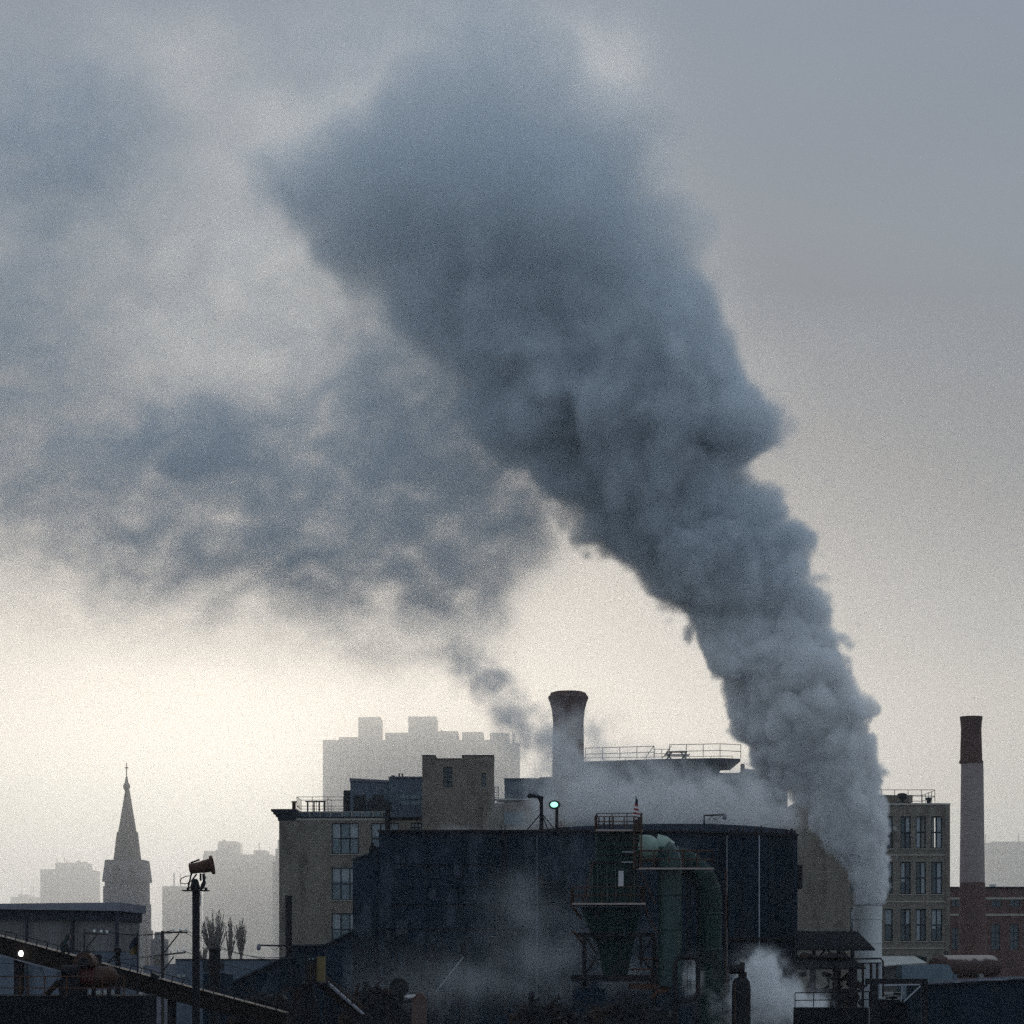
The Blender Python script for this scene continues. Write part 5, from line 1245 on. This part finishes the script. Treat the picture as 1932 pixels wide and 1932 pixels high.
# hunched worker on the conveyor: one skinned figure
def person(u, v, Y):
    o = P(u, v, Y); s_ = 1.0
    me = bpy.data.meshes.new("person")
    J = [((-.12, 0, .16), .17), ((-.10, 0, .34), .18), ((-.02, 0, .54), .19), ((.08, 0, .66), .10), ((.15, -.0, .75), .095), ((.19, 0, .83), .10), ((.2, 0, .9), .06),
         ((-.06, -.12, .13), .11), ((.26, -.14, .36), .09), ((.22, -.13, .05), .07), ((.32, -.13, .02), .05),
         ((-.06, .12, .13), .11), ((.24, .14, .33), .09), ((.18, .13, .05), .07), ((.28, .13, .02), .05),
         ((.05, -.2, .58), .075), ((.1, -.24, .36), .06), ((.27, -.18, .27), .05), ((.33, -.15, .25), .045),
         ((.05, .2, .58), .075), ((.1, .24, .36), .06), ((.27, .18, .27), .05), ((.33, .15, .25), .045)]
    E = [(0, 1), (1, 2), (2, 3), (3, 4), (4, 5), (5, 6), (0, 7), (7, 8), (8, 9), (9, 10), (0, 11), (11, 12), (12, 13), (13, 14), (2, 15), (15, 16), (16, 17), (17, 18), (2, 19), (19, 20), (20, 21), (21, 22)]
    me.from_pydata([j[0] for j in J], E, [])
    ob = bpy.data.objects.new("person", me); C.objects.link(ob); ob.location = o
    ob.modifiers.new("skin", "SKIN"); me.skin_vertices or None
    for i, sv_ in enumerate(me.skin_vertices[0].data): sv_.radius = (J[i][1], J[i][1]); sv_.use_root = (i == 0)
    ob.modifiers.new("sub", "SUBSURF").levels = 2; ob.modifiers["sub"].render_levels = 2
    me.materials.append(M["cloth"])
    ORG["person"] = o
    tag(ob, "person in dark hooded work clothes crouching on top of the conveyor", "person")
    m = MB(); c = o + Vector((.2, 0, .83))
    m.rings([[(c.x + r_ * .95 * math.cos(a) - .02, c.y + r_ * math.sin(a), c.z + z_) for a in [2 * math.pi * k / 14 for k in range(14)]] for z_, r_ in ((-.10, .10), (-.04, .125), (.04, .13), (.1, .1), (.13, .04))]); m.build("hood", "cloth", ob, True)
    m = MB(); m.rings([[(c.x + .095 + d_, c.y + .075 * w_ * math.cos(a), c.z - .01 + .09 * w_ * math.sin(a)) for a in [2 * math.pi * k / 12 for k in range(12)]] for d_, w_ in ((0, 1), (.02, .85), (.035, .4))]); m.build("face", "skin", ob, True)
person(121, cv(121) - .5, Y + .6)

# flag beside the shed
Yf = 112
t = thing("flag", "dark blue over yellow flag hanging from a thin pole by the shed", "flag", (X(259.5, Yf), Yf, Z(1900, Yf)))
MB().tube([P(259, 1905, Yf), P(259.5, 1760, Yf)], .03, 6).build("flag_pole", "steel", t)
def cloth(v0, v1, name, mt):
    m = MB(); n = 8; cols_ = []
    for i in range(n + 1):
        f = i / n; u = 258.8 - 14.5 * f
        top = 1766 + 17 * f ** 1.6; bot = 1801 + 2 * f
        a = top + (bot - top) * v0; c = top + (bot - top) * v1
        w = .09 * math.sin(f * 8)
        cols_.append([P(u, a, Yf + w), P(u + .6, c, Yf + w * 1.3), P(u + .6, c, Yf + w * 1.3 + .02), P(u, a, Yf + w + .02)])
    m.rings(cols_); return m.build(name, mt, t, True)
cloth(0, .5, "blue_half", "fblue"); cloth(.502, 1, "yellow_half", "fyel")

# red drum machine on a platform
Y = 106
t = thing("drum_machine", "faded red drum machine with an orange hood and black motor beside the conveyor", "machine", (X(175, Y), Y + 1, 0)); q = S * Y
a = P(150, 1843, Y + .8); b_ = P(214, 1844, Y + .8)
MB().tube([a, a.lerp(b_, .02), a.lerp(b_, .45)], [.3, 20 * q, 20 * q], 24).build("red_drum", "redp", t, True)
MB().tube([a.lerp(b_, .452), a.lerp(b_, .93), a.lerp(b_, 1.06), a.lerp(b_, 1.12)], [20.6 * q, 20.6 * q, 16 * q, 7 * q], 24).build("orange_drum", "oran", t, True)
MB().tube([a.lerp(b_, .42), a.lerp(b_, .48)], 21.6 * q, 24).build("drum_band", "redp", t)
m = MB(); c = P(157, 1822, Y + .2)
m.prism([(c.x + 21 * q * math.cos(math.pi * k / 10), c.z + 25 * q * math.sin(math.pi * k / 10)) for k in range(11)], Y + .2, Y + 1.5); m.build("hood", "oran", t)
m = MB(); m.prism([(c.x + 12 * q * math.cos(math.pi * k / 10), c.z + 15 * q * math.sin(math.pi * k / 10)) for k in range(11)], Y + .14, Y + .19); m.build("hood_opening", "steel", t)
MB().pb(172, 188, 1801, 1824, Y + 1.6, .6).build("gear_case", "steel", t)
m = MB(); m.tube([P(116, 1831, Y), P(119, 1831, Y), P(143, 1831, Y), P(147, 1831, Y)], [8 * q, 10.5 * q, 10.5 * q, 8 * q], 18); m.build("motor", "steel", t, True)
MB().pp([(112, 1880), (150, 1880), (148, 1842), (118, 1840), (109, 1852)], Y + .05, 1).build("motor_stand", "steel", t)
m = MB(); m.lathe(X(158.5, Y), Y + .8, [(.11, Z(1800, Y)), (.13, Z(1796, Y)), (.1, Z(1793, Y)), (.04, Z(1791, Y))], 10); m.build("filler_cap", "steel", t, True)
MB().bar(P(112, 1852, Y + .1), P(88, 1876, Y + .1), .22).build("chute", "belt", t)
for u in (160, 176, 205): MB().pb(u - 3, u + 3, 1860, 1880, Y + .3, .3).build("drum_leg", "steel", t)
MB().pb(-50, 270, 1879, 2500, Y - 1, 4).build("platform", "soot", t)
m = MB(); zf = Z(1879, Y - .9)
Yq = Y - .9
for v in (1842, 1864): m.bar(P(-50, v, Yq), P(236, v, Yq), .05)
for u in (38, 54, 84, 126, 193, 234): m.bar(P(u, 1879, Yq), P(u, 1841, Yq), .055)
m.build("platform_railing", "rust", t)
m = MB()  # pale blocks added to stand in for bright gaps in the clutter
for u in (168, 173, 180, 184, 190, 196, 202, 209, 212): m.pb(u, u + rs.uniform(2, 4.5), 1869 + rs.uniform(-2, 2), 1877, Y + 3.2, .1)
m.pb(160, 216, 1877, 1879, Y + 3.1, .6)
m.build("crate", "paleroof", label="row of small pale blocks standing in for bright gaps behind the red drum", cat="gap block")

# yellow cabin and second conveyor
Y = 124
t = thing("control_cabin", "narrow dusty yellow panelled cabin at the head of the falling conveyor", "cabin", (X(595, Y), Y + .5, 0))
MB().pb(598.3, 612.5, 1804.5, 1852, Y, .6).build("yellow_panel", "yellow", t)
MB().pb(575.5, 598.2, 1808, 1853, Y + .1, .9).build("dark_cabin", "steel", t)
for u in (585, 597): MB().pb(u, u + 1, 1822, 1850, Y + .04, .05).build("guard_bar", "fyel", t)
for u in (582.5, 589): MB().pb(u, u + 3, 1807.5, 1811, Y + .05, .05).build("small_pane", "pane2", t)
MB().pb(568, 620, 1853.2, 1859, Y - .2, 1.3).build("floor_beam", "steel", t)
for u in (574, 613): MB().pb(u - 2, u + 2, 1859, 2400, Y, .2).build("leg", "steel", t)
MB().pp([(552, 1866), (570, 1859.2), (585, 1859.2), (600, 1900), (600, 2300), (548, 2300)], Y + .1, 1).build("hopper", "steel", t)
t = thing("conveyor", "short dark conveyor dropping steeply away from the yellow cabin", "conveyor", (X(640, Y), Y + .5, 0))
MB().pp([(615, 1857), (681, 1914), (660, 1914), (598, 1860)], Y + .2, .9).build("gallery_side", "belt", t)
MB().pp([(615, 1856.4), (682, 1913.6), (686, 1913.6), (617, 1852)], Y + .1, 1.1).build("top_chord", "fascia", t)
m = MB(); m.bar(P(617, 1842, Y), P(690, 1903, Y), .05)
for k in range(6): m.bar(P(618 + 12 * k, 1854 + 10.2 * k, Y), P(619 + 12 * k, 1844 + 10.2 * k, Y), .045)
m.build("hand_rail", "rust", t)
for u in (628, 664): MB().pb(u - 2, u + 2, 1890, 2400, Y + .3, .2).build("leg", "steel", t)

# scrap heaps and the drum by the works
def heap(u0, u1, vt, Y, seed, label, mt="scrap"):
    rs = random.Random(seed); m = MB(); n = 26
    top = []; hgt = 0.0
    for i in range(n + 1):
        f = i / n; env = max(0.0, math.sin(math.pi * f)) ** .8; hgt = hgt * .45 + rs.uniform(.35, 1.0) * .55
        top.append((X(u0 + (u1 - u0) * f, Y) + rs.uniform(-.1, .1), Z(1920 - (1920 - vt) * env * hgt * 1.35, Y)))
    m.prism(top + [(X(u1, Y), 0), (X(u0, Y), 0)], Y, Y + 3)
    for k in range(110):
        i = rs.randrange(1, n); x, z = top[i]; c = Vector((x, Y + rs.uniform(-.3, 1.0), z - rs.uniform(0, 1.1))); d = Vector((rs.uniform(-1, 1), rs.uniform(-1, .4), rs.uniform(-.7, .7))) * rs.uniform(.15, .65)
        m.bar(c - d, c + d, rs.uniform(.04, .28), rs.uniform(.03, .2))
    for k in range(9):                              # long beams and bent plates sticking out of the heap
        i = rs.randrange(4, n - 3); x, z = top[i]; c = Vector((x, Y + rs.uniform(-.2, .6), z - .2)); d = Vector((rs.uniform(-1, 1), rs.uniform(-.3, .3), rs.uniform(.1, .8))).normalized() * rs.uniform(.7, 1.5)
        m.bar(c - d * .6, c + d, rs.uniform(.05, .1), rs.uniform(.05, .22))
    return m.build("scrap_heap", mt, label=label, cat="scrap heap")
heap(640, 775, 1868, 142, 4, "broad jagged scrap heap between the yellow cabin and the dark drum")
heap(430, 575, 1872, 136, 9, "dark low scrap heap in front of the lean-to shed")
heap(960, 1100, 1896, 150, 6, "small scrap heap at the foot of the pale downpipe")
heap(1105, 1275, 1893, 158, 15, "rusty scrap clutter under the green collector")
Y = 146
m = MB(); c = P(753, 1862, Y); m.tube([c + Vector((0, -.6, 0)), c + Vector((0, -.55, 0)), c + Vector((0, .8, 0))], [16.5 * S * Y, 17.5 * S * Y, 17.5 * S * Y], 24); m.bar(c + Vector((0, .1, -.4)), Vector((c.x, c.y + .1, 0)), .5); m.build("cable_drum", "scrap", smooth=True, label="large dark round drum on the scrap by the works wall", cat="drum")
Y = 128
t = thing("loader_bucket", "pinkish rusty bucket with a torn white edge at the bottom of the yard", "bucket", (X(786, Y), Y, 0))
MB().pp([(777, 2300), (802, 2300), (804, 1886), (799, 1876), (792, 1871), (785, 1874), (777, 1880)], Y, .8).build("bucket", pm("dusty_pink_rust", (.12, .078, .068), .85, var=.35, scale=1.5, stain=((.1, .06, .05), .6)), t)
MB().pp([(763, 1881), (768, 1876.5), (782, 1876), (785.5, 1877.5), (779, 1882), (771, 1883)], Y - .1, .08).build("torn_edge", "fwhite", t)
m = MB(); m.tube([P(1003, 2300, 155), P(1003, 1886, 155)], .22, 10); m.tube([P(998, 1880, 155), P(1008, 1880, 155)], .34, 10); m.build("bollard_pipe", "steel", label="short black capped pipe beside the pale downpipe's foot", cat="pipe")
